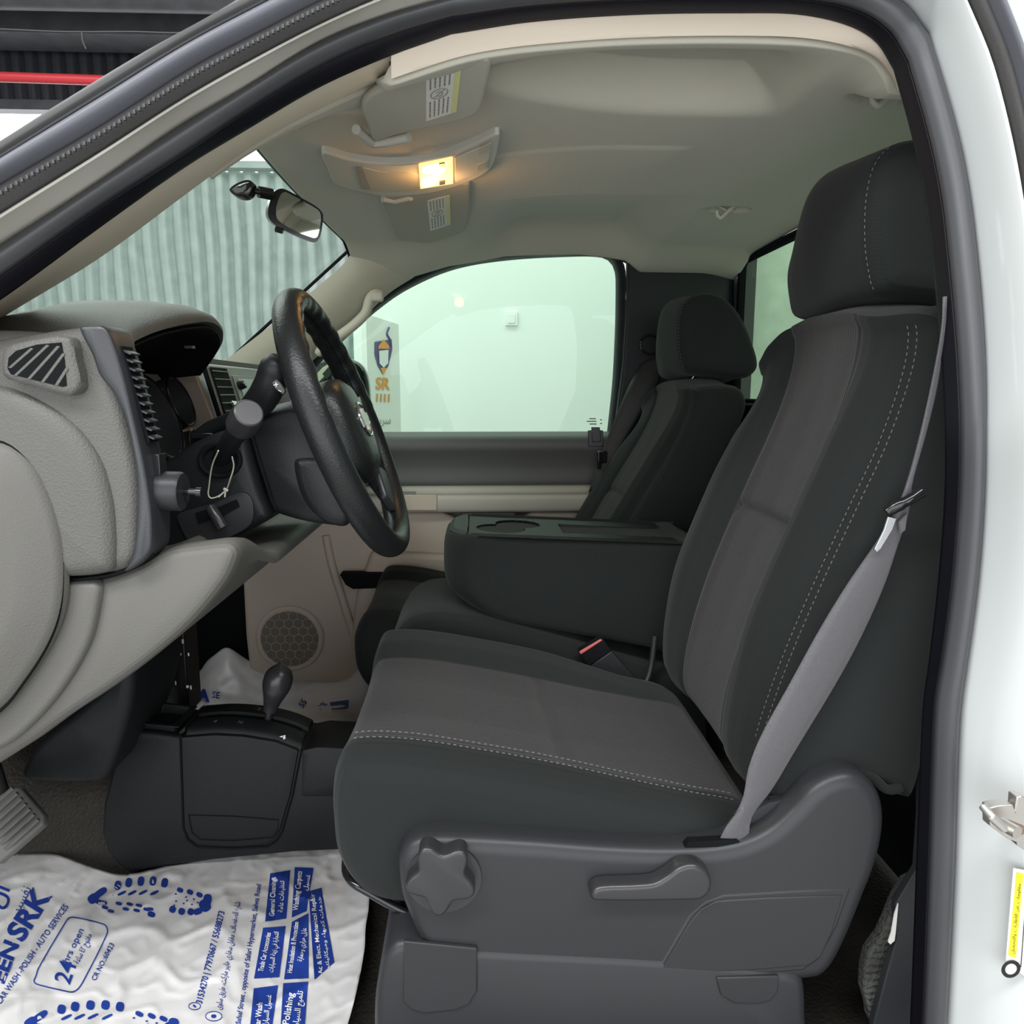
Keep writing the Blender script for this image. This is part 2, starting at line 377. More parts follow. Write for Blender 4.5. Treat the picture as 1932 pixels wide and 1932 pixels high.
# ================================================================== THE CAB SHELL
def YS(py): return .72+.12*max(0, (820-py))/800*1.05
def segs(A, B_, C, n=(44, 60, 60)):
    return cr([V((a, b, 0)) for a, b in A], n[0]) + cr([V((a, b, 0)) for a, b in B_], n[1])[1:] + cr([V((a, b, 0)) for a, b in C], n[2])[1:]
k_blkin = segs([(-300, 757), (-150, 658), (0, 561), (186, 425), (342, 314), (466, 239), (600, 161), (738, 100), (850, 60)], [(850, 60), (1000, 37), (1200, 23), (1400, 20), (1510, 23), (1600, 43), (1655, 75), (1690, 130)],
               [(1690, 130), (1722, 246), (1748, 367), (1765, 512), (1777, 632), (1784, 729), (1788, 825), (1786, 950), (1774, 1100), (1757, 1250), (1747, 1320), (1740, 1450), (1734, 1603), (1729, 1736), (1724, 1868), (1716, 2050)])
k_grey = segs([(-300, 715), (-150, 615), (0, 518), (186, 388), (342, 289), (466, 205), (600, 124), (738, 62), (850, 28)], [(850, 28), (1000, 8), (1200, -4), (1400, -8), (1520, -4), (1620, 18), (1680, 58), (1715, 115)],
              [(1715, 115), (1752, 246), (1778, 367), (1795, 512), (1806, 632), (1812, 729), (1815, 825), (1812, 950), (1800, 1100), (1780, 1250), (1768, 1320), (1762, 1450), (1757, 1603), (1752, 1736), (1747, 1868), (1738, 2050)])
k_out = segs([(-300, 660), (-150, 562), (0, 466), (186, 348), (342, 239), (466, 168), (600, 84), (720, 36), (850, 0)], [(850, 0), (1000, -22), (1200, -36), (1400, -40), (1540, -36), (1640, -14), (1700, 8), (1748, 66)],
             [(1748, 66), (1801, 246), (1825, 367), (1842, 512), (1851, 632), (1854, 729), (1853, 825), (1850, 950), (1838, 1100), (1815, 1270), (1807, 1330), (1801, 1450), (1797, 1603), (1791, 1736), (1784, 1868), (1773, 2050)])
k_E = segs([(-300, 590), (-150, 497), (0, 402), (186, 286), (342, 186), (466, 115), (600, 45), (720, -8), (850, -55)], [(850, -55), (1000, -100), (1200, -125), (1400, -135), (1600, -130), (1720, -100), (1790, -60), (1826, -5)],
           [(1826, -5), (1870, 100), (1900, 205), (1925, 320), (1945, 450), (1960, 600), (1968, 750), (1972, 950), (1972, 1150), (1970, 1300), (1968, 1450), (1966, 1600), (1964, 1750), (1962, 1900), (1960, 2050)])
k_D = segs([(-300, 540), (-150, 445), (0, 351), (186, 243), (373, 124), (480, 68), (600, 6), (720, -48), (850, -95)], [(850, -95), (1000, -140), (1200, -165), (1400, -175), (1600, -170), (1740, -130), (1820, -80), (1857, -5)],
           [(1857, -5), (1900, 100), (1925, 190), (1950, 320), (1970, 450), (1985, 600), (1993, 750), (1997, 950), (1997, 1150), (1995, 1300), (1993, 1450), (1991, 1600), (1989, 1750), (1987, 1900), (1985, 2050)])
k_C = segs([(-300, 490), (-150, 400), (0, 305), (186, 190), (342, 94), (460, 30), (600, -40), (720, -90), (850, -135)], [(850, -135), (1000, -180), (1200, -205), (1400, -215), (1620, -205), (1760, -160), (1845, -100), (1886, -5)],
           [(1886, -5), (1925, 100), (1950, 190), (1975, 320), (1995, 450), (2010, 600), (2018, 750), (2022, 950), (2022, 1150), (2020, 1300), (2018, 1450), (2016, 1600), (2014, 1750), (2012, 1900), (2010, 2050)])
k_A = segs([(-300, 440), (-150, 360), (0, 271), (104, 205), (273, 102), (407, 28), (560, -62), (720, -130), (850, -180)], [(850, -180), (1000, -225), (1200, -255), (1400, -265), (1640, -250), (1800, -190), (1900, -120), (1960, -5)],
           [(1960, -5), (2010, 100), (2045, 190), (2080, 320), (2110, 450), (2130, 600), (2145, 750), (2150, 950), (2150, 1150), (2150, 1300), (2150, 1450), (2150, 1600), (2150, 1750), (2150, 1900), (2150, 2050)])
def to3(curve, dy): return [P(v.x, v.y, YS(v.y)+dy) for v in curve]
def bulge(c0, c1, y0, y1, amp, n=8):
    a = to3(c0, y0); b = to3(c1, y1); rows = []
    for i in range(n+1):
        t = i/n; rows.append([p.lerp(q, t)+V((0, -amp*sin(pi*t), 0)) for p, q in zip(a, b)])
    return rows
cab = thing('truck_cab', (.2, 1.5, .75), 'white pickup truck cab seen through its open driver door', 'vehicle')
rows = bulge(k_out, k_E, .035, -.035, .012); obj('door_jamb', loft(rows), 'white', cab, solid=.006, off=0, sm=60, mats=['white', 'cream'],
    fmat=lambda c, n: 1 if c.x < .35 and c.z > 1.72 else 0)
obj('outer_body', loft([to3(k_C, -.055), to3(k_A, -.065), [p+V((0, .05, 0)) for p in to3(k_A, -.065)]]), 'white', cab, solid=.004, off=0, mats=['white', 'silvertrim'], fmat=lambda c, n: 1 if c.x < .35 else 0)
obj('inner_channel_seal', loft(bulge(k_blkin, k_grey, .06, .035, .004)), 'rubblk', cab, solid=.006, off=0, sm=60)
obj('door_opening_seal', loft(bulge(k_grey, k_out, .03, .03, .014, 10)), 'rub', cab, solid=.004, off=0, sm=60, label='thick grey bulb seal')
# outer weatherstrip: a smooth blue grey bulb and a perforated sponge lip
obj('outer_weatherstrip', loft(bulge(k_D, k_C, -.045, -.058, .012)), 'rublt', cab, solid=.004, off=0, sm=60)
obj('sponge_lip', loft(bulge(k_E, k_D, -.036, -.045, .006)), 'rubdk', cab, solid=.004, off=0, sm=60)
a_ = to3(k_E, -.046)[:44]; b_ = to3(k_D, -.055)[:44]; q = lin([p.lerp(r, .72) for p, r in zip(a_, b_)], 120)
obj('lip_perforations', join(*[box(p, (.0022, .003, .0034)) for p in q[8:]]), 'rub', cab)
# drip edge between silver strip and black gap
obj('drip_gap', tube([p+V((0, -.004, 0)) for p in to3(k_C, -.058)[:48]], .0028, 8), 'rubblk', cab)
# striker on the pillar face
st = P(1880, 1545, .66)
sk = obj('door_striker', join(prism([P(a, b, .668) for a, b in [(1852, 1512), (1866, 1508), (1895, 1506), (1900, 1518), (1902, 1492), (1912, 1490), (1950, 1510), (1950, 1606), (1925, 1596), (1903, 1582), (1903, 1576), (1886, 1570), (1853, 1546)]], (0, -.012, 0)),
     tube([P(1854, 1520, .63), P(1870, 1540, .62), P(1893, 1562, .62), P(1893, 1562, .66)], .0042, 10)), 'steel', cab, bevel=.0015, label='bare steel striker')
obj('striker_pin', lathe([(.0062, -.004), (.0062, .012), (.0045, .012)], P(1897, 1558, .63), (.3, -1, 0), 20), 'steel', sk)
obj('striker_bush', tube([P(1903, 1557, .635), P(1924, 1565, .64)], .0052, 14), mat('copper', (.45, .28, .2), .35, metal=.8), sk)
# tyre sticker on the pillar: yellow band, wheel mark, text rows
def SP(px, py, off=0):
    return P(px, py, .684-off)
ob = obj('tyre_information_sticker', prism([SP(a, b) for a, b in [(1912, 1638), (1975, 1650), (1965, 1870), (1898, 1812)]], (0, .001, 0)), 'paper', cab, label='white sticker with yellow heading band')
obj('yellow_band', prism([SP(a, b, .001) for a, b in [(1919, 1646), (1931, 1649), (1917, 1808), (1903, 1803)]], (0, .0008, 0)), 'yellow', ob)
obj('wheel_mark', lathe([(.0105, 0), (.0105, .0006)], SP(1907, 1828, .0015), (0, -1, 0), 24), 'gloss', ob)
obj('wheel_rim_mark', join(lathe([(.0062, 0), (.0062, .0006)], SP(1907, 1828, .0022), (0, -1, 0), 20)), 'paper', ob)
obj('sticker_lettering', join(textquad('معلومات عن الاطارات والتحميل', (1913, 1800), (1926, 1668), 6, lambda x, y: SP(x, y, .002)), *[prism([SP(a, b, .002) for a, b in [(x, 1660+k*3), (x+1.4, 1660+k*3), (x-11, 1825), (x-12.4, 1825)]], (0, .0004, 0)) for k, x in enumerate((1938, 1948))]), 'gloss', ob)

# ---------------- inner trims of the near side
k_tan = [(-300, 800), (-150, 700), (0, 602), (186, 488), (342, 373), (466, 283), (560, 228), (690, 165), (734, 146)]
k_bi = [(-300, 757), (-150, 658), (0, 561), (186, 425), (342, 314), (466, 239), (600, 161), (700, 117), (738, 102)]
a_ = [P(v.x, v.y, YS(v.y)+.065) for v in cr([V((a, b, 0)) for a, b in k_bi], 50)]
b_ = [P(v.x, v.y, 1.0+.04*i/49) for i, v in enumerate(cr([V((a, b, 0)) for a, b in k_tan], 50))]
rows = [[p.lerp(r, t)+V((0, -.02*sin(pi*t), -.012*sin(pi*t))) for p, r in zip(a_, b_)] for t in (0, .15, .3, .5, .7, .85, 1)]
rows += [[r+V((-.02, -.03, .06)) for r in b_], [p+V((-.02, 0, .06)) for p in a_]]; rows.append(rows[0])
obj('windscreen_pillar_trim', loft(rows), 'tanlit', label='pale tan trim along the sloping driver side windscreen pillar', cat='pillar trim', sm=60)
# roof rail band of the headliner
k_r0 = [(738, 102), (850, 60), (1000, 36), (1200, 22), (1400, 19), (1510, 22), (1600, 42), (1655, 74), (1690, 125), (1697, 150)]
k_r1 = [(738, 145), (900, 96), (1100, 73), (1300, 65), (1500, 68), (1600, 80), (1655, 100), (1688, 140), (1694, 158)]
NR = 60
rail0 = [P(v.x, v.y, YS(v.y)+.06) for v in cr([V((a, b, 0)) for a, b in k_r0], NR)]
rail1 = [P(v.x, v.y, .90+.02*(i/NR)) for i, v in enumerate(cr([V((a, b, 0)) for a, b in k_r1], NR))]
rows = [[p.lerp(r, t)+V((0, 0, -.012*sin(pi*t))) for p, r in zip(rail0, rail1)] for t in (0, .2, .4, .6, .8, 1)]
rows += [[r+V((0, 0, .03)) for r in rail1], [p+V((0, 0, .04)) for p in rail0]]; rows.append(rows[0])
obj('roof_rail_trim', loft(rows), 'tan', cab, sm=60)

# ---------------- headliner: a height field seen from below
ZL = EYE.z+.40
def recess(x, y):
    d = 0
    fx = sst(-.06, .16, x)*(1-sst(.37, .45, x))
    curve = .10*(1-min(max((x+.02)/.3, 0), 1))**2
    d += fx*(1-sst(1.10-curve, 1.15-curve, y))*.058*sst(.80, .86, y)
    fx2 = sst(-.04, .14, x)*(1-sst(.38, .50, x))
    d += fx2*min(max((y-1.60-curve)/.45, 0), 1)*(1-sst(2.12, 2.26, y))*.072
    # soft crease line
    ln = 1.30+.12*(1-min(max((x+.05)/.3, 0), 1))**2
    d -= .004*(sst(ln-.012, ln, y))*(sst(-.1, .0, x)*(1-sst(.33, .38, x)))*(1-sst(ln+.06, ln+.25, y))
    for hx, hy in ((.56, 1.06), (.56, 1.72)):
        r = hypot((x-hx)/.060, (y-hy)/.034); d += .052*(1-sst(.72, 1.0, r))
    return d
EDG = sorted([(p.x, p.y+.004, p.z+.003) for p in b_ if p.x > -.40]+[(p.x, p.y+.004, p.z+.003) for p in rail1 if p.z > EYE.z+.28])
def headl(u, v):
    x = lerp(-.335, .76, u); ey, ez = tab(EDG, x)
    if x > EDG[-1][0]: ey, ez = .93, ez
    y = lerp(ey, 2.24, v); s = (y-1.55)/.68
    x += -.03*(1-s*s)*(1-u)
    df = tab([(-.36, .075), (-.19, .062), (-.08, .03), (.08, .006), (.3, .0), (.44, .014), (.48, .043), (.78, .045)], x)[0]
    z = ZL+.012*(1-s*s)+recess(x, y)-.02*sst(.62, .78, x)**2-df*sst(2.06, 2.24, y)
    k = 1-sst(ey, ey+.13, y); z = lerp(z, ez, k)
    return V((x, y, z))
hl = obj('headliner', grid(headl, 260, 260), 'liner', sm=60, solid=.02, off=0, label='grey beige cloth headliner with two scooped recesses above the seats', cat='headliner')
for i, (hx, hy) in enumerate(((.56, 1.06), (.56, 1.72))):
    c = V((hx, hy, ZL+.02)); t = thing('coat_hook', c, ('nearer' if i == 0 else 'farther')+' coat hook in its headliner hollow, '+('above the driver headrest' if i == 0 else 'above the passenger headrest'), 'coat hook', 'coat hooks in the headliner')
    obj('bracket', join(prism([c+V((-.005, -.008, .0)), c+V((.032, -.008, -.006)), c+V((.038, .014, -.004)), c+V((.0, .012, .0))], (0, 0, -.004))), 'oh', t, bevel=.001)
    obj('hook', join(tube(cr([c+V((.020, .004, -.006)), c+V((.004, .004, -.020)), c+V((-.012, .002, -.034)), c+V((-.02, .0, -.030)), c+V((-.022, 0, -.020))], 14), [.005]*10+[.004]*4, 10),
        tube([c+V((-.022, .01, -.004)), c+V((.006, .006, -.020))], .0022, 8)), 'oh', t)

# ---------------- windscreen, rear window
def wsf(u, v):
    y = lerp(.98, 2.14, u); s = (y-1.55)/.6
    x = lerp(-.330-.03*(1-s*s), -.86-.16*(1-s*s), v); z = lerp(ZL+.004, EYE.z-.06, v)
    return V((x, y, z))
ws = thing('windscreen', (-.6, 1.5, 1.7), 'green tinted windscreen with black border above the dashboard', 'windscreen')
obj('glass', grid(wsf, 24, 12), GW, ws, sm=60)
fr = [headl(0, i/30)+V((-.003, 0, -.004)) for i in range(31)]
obj('black_border', join(tube(fr, .0055, 8), tube([wsf(1, i/20)+V((.004, -.004, -.003)) for i in range(21)], .0045, 8)), 'black', ws)
# shade band and sensor patch printed on the glass above the mirror
RWX = .77
rwz0, rwz1 = EYE.z+.372, EYE.z-.03
rw = thing('rear_window', (RWX, 1.5, 1.7), 'wide green tinted rear cab window behind the seats', 'rear window')
obj('glass', prism([V((RWX, .92, rwz1)), V((RWX, 2.19, rwz1)), V((RWX, 2.19, rwz0)), V((RWX, .92, rwz0))], (.005, 0, 0)), GR, rw)
obj('window_seal', tube([V((RWX-.004, y, z)) for y, z in ((.92, rwz1), (2.17, rwz1), (2.19, rwz1+.02), (2.19, rwz0-.02), (2.17, rwz0), (.92, rwz0))], .012, 8, closed=True), 'black', rw)
obj('rear_bulkhead', join(box((RWX+.02, 1.53, 1.24), (.03, 1.6, .86)), box((RWX+.02, 2.25, 1.9), (.03, .14, .5)), box((RWX+.02, .86, 1.9), (.03, .10, .5))), 'bezel', cab)
obj('rear_carpet_ledge', box((RWX-.05, 1.53, 1.52), (.10, 1.45, .30)), 'black', cab, bevel=.01)
obj('roof_panel', grid(lambda u, v: V((lerp(-.22, .85, u), lerp(.82, 2.36, v), EYE.z+.492-.05*abs(2*v-1)**3)), 10, 20), 'white', cab, solid=.01, sm=60)
# firewall, floor pan, sills
ZF = EYE.z-.90
obj('firewall', join(box((-1.08, 1.5, 1.12), (.04, 1.7, 1.0)), box((-.85, 2.34, 1.1), (.6, .04, .9))), 'black', cab)
def tunnel(x, y): return .16*sst(1.34, 1.40, y)*(1-sst(1.62, 1.74, y))*(1-sst(.5, .75, x)) + .26*(1-sst(-1.08, -.86, x))
obj('cab_floor', grid(lambda u, v: V((lerp(-1.08, .80, u), lerp(.74, 2.34, v), ZF-.012+tunnel(lerp(-1.08, .80, u), lerp(.74, 2.34, v)))), 60, 60), 'hexfloor', cab, solid=.03, off=1, label='black hexagon textured vinyl floor covering', sm=60)
obj('door_sill', box((.0, .70, ZF-.02), (2.0, .10, .09)), 'bezel', cab, bevel=.01)
# black lower pillar trim and the torn underlay beside the seat
bl = [(1690, 1420), (1745, 1250), (1760, 1250), (1752, 1450), (1745, 1700), (1735, 2050), (1640, 2050), (1625, 1932), (1650, 1880), (1672, 1830), (1690, 1760), (1688, 1700), (1708, 1665), (1728, 1640), (1738, 1560), (1715, 1500)]
obj('pillar_inner_trim', prism([P(a, b, .85) for a, b in [(1800, 540), (1850, 540), (1850, 2100), (1640, 2100), (1648, 1932), (1672, 1840), (1692, 1770), (1690, 1705), (1730, 1640), (1737, 1540), (1735, 1420), (1745, 1250), (1775, 1000)]], (0, .012, 0)), 'bezel', cab, bevel=.002)
obj('pillar_depth_trim', box((.73, .90, 1.35), (.10, .16, 1.25)), 'black', cab, bevel=.02)
cp = [(1737, 1655), (1712, 1668), (1692, 1700), (1678, 1735), (1665, 1765), (1640, 1800), (1632, 1830), (1630, 1870), (1640, 1905), (1642, 1925), (1660, 1960), (1700, 2000), (1740, 1990)]
cvs = [P(a, b, .872) for a, b in cp]
obj('torn_underlay', prism(cvs, (0, .02, 0)), 'carpet', label='torn grey felt underlay between driver seat and door sill', cat='underlay', bevel=.004)
obj('paper_tag', prism([P(a, b, .846) for a, b in [(1695, 1705), (1690, 1760), (1688, 1775), (1680, 1782), (1676, 1778), (1682, 1760), (1688, 1725)]], (0, .002, 0)), 'paper', label='small white scrap poking out of the torn felt', cat='scrap')
# ================================================================== SEATS
def seat_shapes(cush_px, back_px, head_px, yc, yb, yh, tr_c, tr_b, tr_h, y0):
    pass
# side profiles of the driver seat, read at its near side
CUSH = prof([(660, 1388), (640, 1412), (630, 1455), (629, 1510), (640, 1580), (680, 1640), (745, 1665), (900, 1665), (1300, 1650), (1430, 1600), (1440, 1545), (1400, 1508), (1300, 1487), (1200, 1466), (1050, 1433), (900, 1406), (760, 1386)], .88)
BACK = prof([(1706, 592), (1716, 625), (1706, 700), (1662, 830), (1602, 960), (1542, 1090), (1490, 1210), (1452, 1310), (1425, 1400), (1420, 1470), (1450, 1512), (1500, 1500), (1570, 1462), (1630, 1462), (1690, 1492), (1716, 1450), (1770, 1200), (1830, 950), (1890, 760), (1915, 650), (1880, 585), (1790, 575)], .88)
HEAD = [(P(1632, y, .97).x-.000, P(1632, y, .97).z) for y in (560, 500, 420, 350)]
def hx(px, py, Y=.97): p = P(px, py, Y); return (p.x, p.z)
HEAD = [hx(1655, 552), hx(1640, 510), hx(1633, 440), hx(1638, 360), hx(1655, 305), hx(1690, 272), hx(1750, 262), hx(1800, 282), hx(1850, 340), hx(1890, 440), hx(1905, 535), hx(1860, 575), hx(1720, 566)]
def seat(root, T, Y0, driver):
    """T maps a driver-seat point to this seat; Y0 depth shift"""
    zc = P(900, 1406, .88).z; xm = P(1035, 1360, 1.05).x
    def fc(v):
        top = sst(zc-.09, zc-.02, v.z)
        dz = tab([(.84, 0), (.88, 0), (.90, -.001), (.93, -.007), (1.0, -.014), (1.12, -.014), (1.19, -.006), (1.205, -.002), (1.23, .012), (1.28, .018), (1.32, .006), (1.36, 0)], v.y)[0]
        q = abs(v.x-(xm+.05*(1.05-v.y)))
        if .905 < v.y < 1.20: dz -= .006*math.exp(-(q/.010)**2)
        dz -= .0035*math.exp(-((v.y-.905)/.004)**2)+.0035*math.exp(-((v.y-1.20)/.004)**2)
        front = 1-sst(P(640, 1500, .88).x, P(760, 1500, .88).x, v.x)
        mid = sst(.84, .90, v.y)*(1-sst(1.28, 1.36, v.y))
        v = V((v.x, v.y, v.z+dz*top-.012*sst(1.0, 0, 0)))
        side = 1-sst(.83, .93, v.y)   # gentle sag of the side panel
        return T(v)
    SL = [(.837, .030), (.840, .022), (.847, .012), (.860, .0045), (.880, 0), (.905, 0), (.95, 0), (1.0, 0), (1.05, 0), (1.1, 0), (1.15, 0), (1.20, 0), (1.24, 0), (1.28, .001), (1.31, .007), (1.335, .018), (1.348, .030)]
    def fm(c, n):
        c = Tinv(c)
        return 1 if (.905 < c.y < 1.20 and c.z > zc-.10 and c.x > xf-.02) else 0
    xf = P(640, 1500, .88).x
    inv = T.inv; Tinv = inv
    obj('cushion', pill(CUSH, SL, 150, fc, 5), None, root, sm=70, mats=['fabric', 'insert'], fmat=fm)
    def fb(v):
        z = v.z; zt, zb = P(1706, 600, .88).z, P(1450, 1500, .88).z
        fx = BF(z)
        fr = 1-sst(fx+.02, fx+.10, v.x)
        dx = tab([(.84, 0), (.88, 0), (.905, -.018), (.94, -.030), (.965, -.026), (.985, -.014), (1.0, -.008), (1.08, -.002), (1.17, -.006), (1.195, -.014), (1.215, -.026), (1.25, -.040), (1.29, -.042), (1.33, -.018), (1.36, 0)], v.y)[0]
        k = sst(zb, zb+.25, z)*(1-.85*sst(zt-.16, zt-.01, z)); dx *= .35+.65*k
        dz = 0
        if .985 < v.y < 1.195: dx += .010*math.exp(-((z-zsm)/.008)**2)
        dx += .004*math.exp(-((v.y-.985)/.004)**2)+.004*math.exp(-((v.y-1.195)/.004)**2)
        dz = .018*sst(.9, 1.05, v.y)*(1-sst(1.2, 1.33, v.y))*sst(zt-.12, zt, z)
        # shoulders curve down on both sides
        dz -= .060*sst(1.14, 1.37, v.y)*sst(zt-.25, zt, z)
        return T(V((v.x+dx*fr, v.y, v.z+dz)))
    zsm = P(1465, 975, 1.08).z
    SB = [(.839, .026), (.842, .018), (.850, .009), (.864, .003), (.880, 0), (.893, 0), (.905, 0), (.94, 0), (.965, 0), (.98, 0), (.99, 0), (1.0, 0), (1.05, 0), (1.1, 0), (1.15, 0), (1.185, 0), (1.20, 0), (1.22, 0), (1.26, 0), (1.30, .004), (1.33, .014), (1.352, .024), (1.360, .03)]
    fr_pts = [(p[1], p[0]) for p in BACK[1:9]][::-1]
    def BF(z): return tab(fr_pts, z)[0]
    def fmb(c, n):
        c = Tinv(c); return 1 if (.985 < c.y < 1.195 and c.x < BF(c.z)+.04) else 0
    obj('backrest', pill(BACK, SB, 170, fb, 4), None, root, sm=70, mats=['fabric', 'insert'], fmat=fmb)
    def fh(v):
        t = (v.y-1.11)/.15; cz = HEAD[2][1]
        fr = 1-sst(HEAD[2][0]+.02, HEAD[2][0]+.1, v.x)
        bulg = -.014*(1-min(abs(t), 1)**2)*fr; top = sst(HEAD[1][1], HEAD[5][1], v.z)
        dz = -(.060*sst(0, 1.05, t)**1.4+.006*sst(0, 1, -t)-.006)*top-.010*sst(-.6, .4, t)*(1-sst(HEAD[0][1]-.01, HEAD[0][1]+.05, v.z))
        return TH(V((v.x+bulg+.030*top*sst(0, 1, t)*fr, v.y, v.z+dz)))
    TH = T.head
    SH = [(.950, .034), (.9515, .024), (.955, .014), (.963, .005), (.975, 0), (1.0, 0), (1.05, 0), (1.11, -.002), (1.17, 0), (1.21, .004), (1.235, .014), (1.252, .026), (1.262, .036)]
    hr = obj('headrest', pill(HEAD, SH, 90, fh, 4), 'fabric', root, sm=60)
    hp = [(a, b) for a, b in HEAD]
    pw = cr([V((a, 0, b)) for a, b in HEAD], 120, True)
    sel = [v for v in pw if v.x < HEAD[0][0]+.06 and v.z > HEAD[0][1]-.0]
    sel = sorted(sel, key=lambda v: v.z)
    for yy, rr in ((.9695, .012), (.982, .0)):
        path = [TH(V((v.x-.0015, yy, v.z))) for v in sel if v.x < HEAD[5][0]+.0]
        if len(path) > 5: obj('stitching', stitches(path, r=.0005), 'thread', hr)
    for yy in (1.04, 1.18):
        obj('headrest_post', tube([TH(V((HEAD[0][0]+.055, yy, HEAD[0][1]+.02))), T(V((P(1780, 620, .88).x-.03, yy, P(1700, 640, .88).z)))], .0062, 12), 'chrome', root)
    if driver:
        cs = [v for v in cr([V((a, 0, b)) for a, b in CUSH], 220, True)]
        tp = sorted([v for v in cs if v.z > P(660, 1420, .88).z and P(662, 1400, .88).x < v.x < P(1395, 1500, .88).x or (v.z > P(1395, 1520, .88).z and v.x > P(800, 1400, .88).x and v.x < P(1385, 1500, .88).x)], key=lambda v: v.x)
        cu = [c for c in root.children if c.name.startswith('cushion')][0]; bk = [c for c in root.children if c.name.startswith('backrest')][0]
        for yy, dz in ((.872, -.0005), (.884, .0014)):
            obj('stitching', stitches([T(V((v.x, yy, v.z+dz))) for v in tp], r=.00055), 'thread', cu)
        bs = [v for v in cr([V((a, 0, b)) for a, b in BACK], 260, True)]
        bp = sorted([v for v in bs if v.x < BF(v.z)+.012 and v.z > P(1430, 1390, .88).z and v.z < P(1710, 605, .88).z], key=lambda v: v.z)
        for yy, dx in ((.868, .002), (.880, -.0012)):
            obj('stitching', stitches([T(V((v.x+dx, yy, v.z))) for v in bp], r=.00055), 'thread', bk)

class Tm:
    def __init__(s, f, inv, head): s.f, s.inv, s.head = f, inv, head
    def __call__(s, v): return s.f(v)
ds = thing('truck_seat', (.15, 1.1, ZF), 'charcoal cloth driver seat with tall headrest and plastic side shield', 'seat', 'front bucket seats')
seat(ds, Tm(lambda v: v, lambda v: v, lambda v: v), 0, True)
zh = P(1420, 1470, .88).z
def pf(v):
    t = (v.z-zh)/.55
    return V((v.x-.115+.10*max(0, t), v.y+.86, v.z-.085))
def pinv(v):
    z = v.z+.085; t = (z-zh)/.55
    return V((v.x+.115-.10*max(0, t), v.y-.86, z))
def pcush(v): return pf(v)
ps = thing('truck_seat', (.05, 1.95, ZF), 'charcoal cloth passenger seat beyond the folded centre armrest', 'seat', 'front bucket seats')
seat(ps, Tm(pf, pinv, lambda v: V((v.x-.004, v.y+.86, v.z-.078))), .86, False)
# seat under structure seen from the driver side
YSH = .815
SHO = [(752, 1640), (752, 1612), (765, 1588), (795, 1574), (850, 1572), (1000, 1580), (1150, 1591), (1290, 1594), (1380, 1585), (1440, 1562), (1490, 1520), (1530, 1478), (1575, 1455), (1615, 1454), (1645, 1474), (1662, 1510), (1664, 1560), (1650, 1625), (1625, 1690), (1592, 1770), (1562, 1822), (1535, 1840), (1400, 1850), (1250, 1860), (1212, 1874), (1050, 1880), (900, 1882), (862, 1874), (830, 1845), (800, 1790), (775, 1730), (758, 1685)]
pp = prof(SHO, YSH)
sh = obj('side_shield', pill(pp, [(YSH-.012, .020), (YSH-.0115, .014), (YSH-.008, .006), (YSH-.002, .0015), (YSH+.006, 0), (YSH+.05, 0), (YSH+.06, .004)], 170, None, 1), 'shield', ds, sm=50, label='black plastic side shield')
# flat lower trim and cover plate on the shield
Yn = YSH-.012
obj('lower_trim', prism(PL([(1232, 1842), (1300, 1726), (1330, 1700), (1365, 1688), (1500, 1680), (1606, 1676), (1580, 1750), (1545, 1812), (1515, 1832), (1400, 1842), (1222, 1852)], Yn-.001), (0, .01, 0)), 'shield', sh, bevel=.003)
obj('cover_plate', prism(PL([(1243, 1838), (1300, 1742), (1322, 1715), (1352, 1700), (1450, 1694), (1590, 1690), (1570, 1760), (1548, 1806), (1525, 1822), (1400, 1832)], Yn-.0025), (0, .008, 0)), 'shield', sh, bevel=.0015)
kc = (832, 1662)
def star(r0, amp, n=90, rot=0): return [(kc[0]+(r0+amp*cos(5*(a-rot)))*cos(a), kc[1]+(r0+amp*cos(5*(a-rot)))*sin(a)) for a in [2*pi*i/n for i in range(n)]]
obj('knob_recess', lathe([(.044, 0), (.044, .002)], P(kc[0]+6, kc[1]-6, Yn-.0015), (0, -1, 0), 40), 'bezel', sh)
obj('height_knob', pill(prof(star(58, 11, 90, R(95)), Yn-.026), [(Yn-.026, .004), (Yn-.0255, .002), (Yn-.023, .0004), (Yn-.020, 0), (Yn-.002, 0)], 120, smooth=False), 'knob', ds, sm=50, label='star shaped turning knob')
obj('recline_lever', pill(prof([(1115, 1696), (1118, 1682), (1134, 1674), (1200, 1671), (1236, 1667), (1258, 1655), (1282, 1638), (1308, 1632), (1332, 1642), (1344, 1664), (1340, 1686), (1325, 1699), (1300, 1702), (1125, 1703)], Yn-.022), [(Yn-.022, .006), (Yn-.0215, .003), (Yn-.018, .0005), (Yn-.012, 0), (Yn-.002, 0)], 110), 'knob', ds, sm=50)
bc = obj('base_cover', pill(prof([(706, 1990), (706, 1900), (712, 1850), (722, 1812), (735, 1790), (760, 1780), (850, 1790), (1300, 1815), (1505, 1838), (1520, 1858), (1524, 1932), (1524, 2060), (706, 2060)], .80), [(.80, .012), (.803, .004), (.81, 0), (.95, 0), (1.2, 0)], 110), 'shield', ds, sm=50, label='scuffed black base cover')
obj('base_panel', prism(PL([(762, 1776), (900, 1790), (900, 1870), (885, 1895), (860, 1906), (800, 1912), (775, 1905), (760, 1890)], .797), (0, .006, 0)), 'shield', bc, bevel=.0015)
obj('base_panel', prism(PL([(1352, 1845), (1470, 1842), (1468, 1870), (1455, 1888), (1430, 1894), (1385, 1893), (1360, 1878)], .797), (0, .006, 0)), 'shield', bc, bevel=.0015)
obj('seat_frame', box((P(1100, 1750, .9).x, 1.1, ZF+.14), (.42, .42, .16)), 'black', ds)
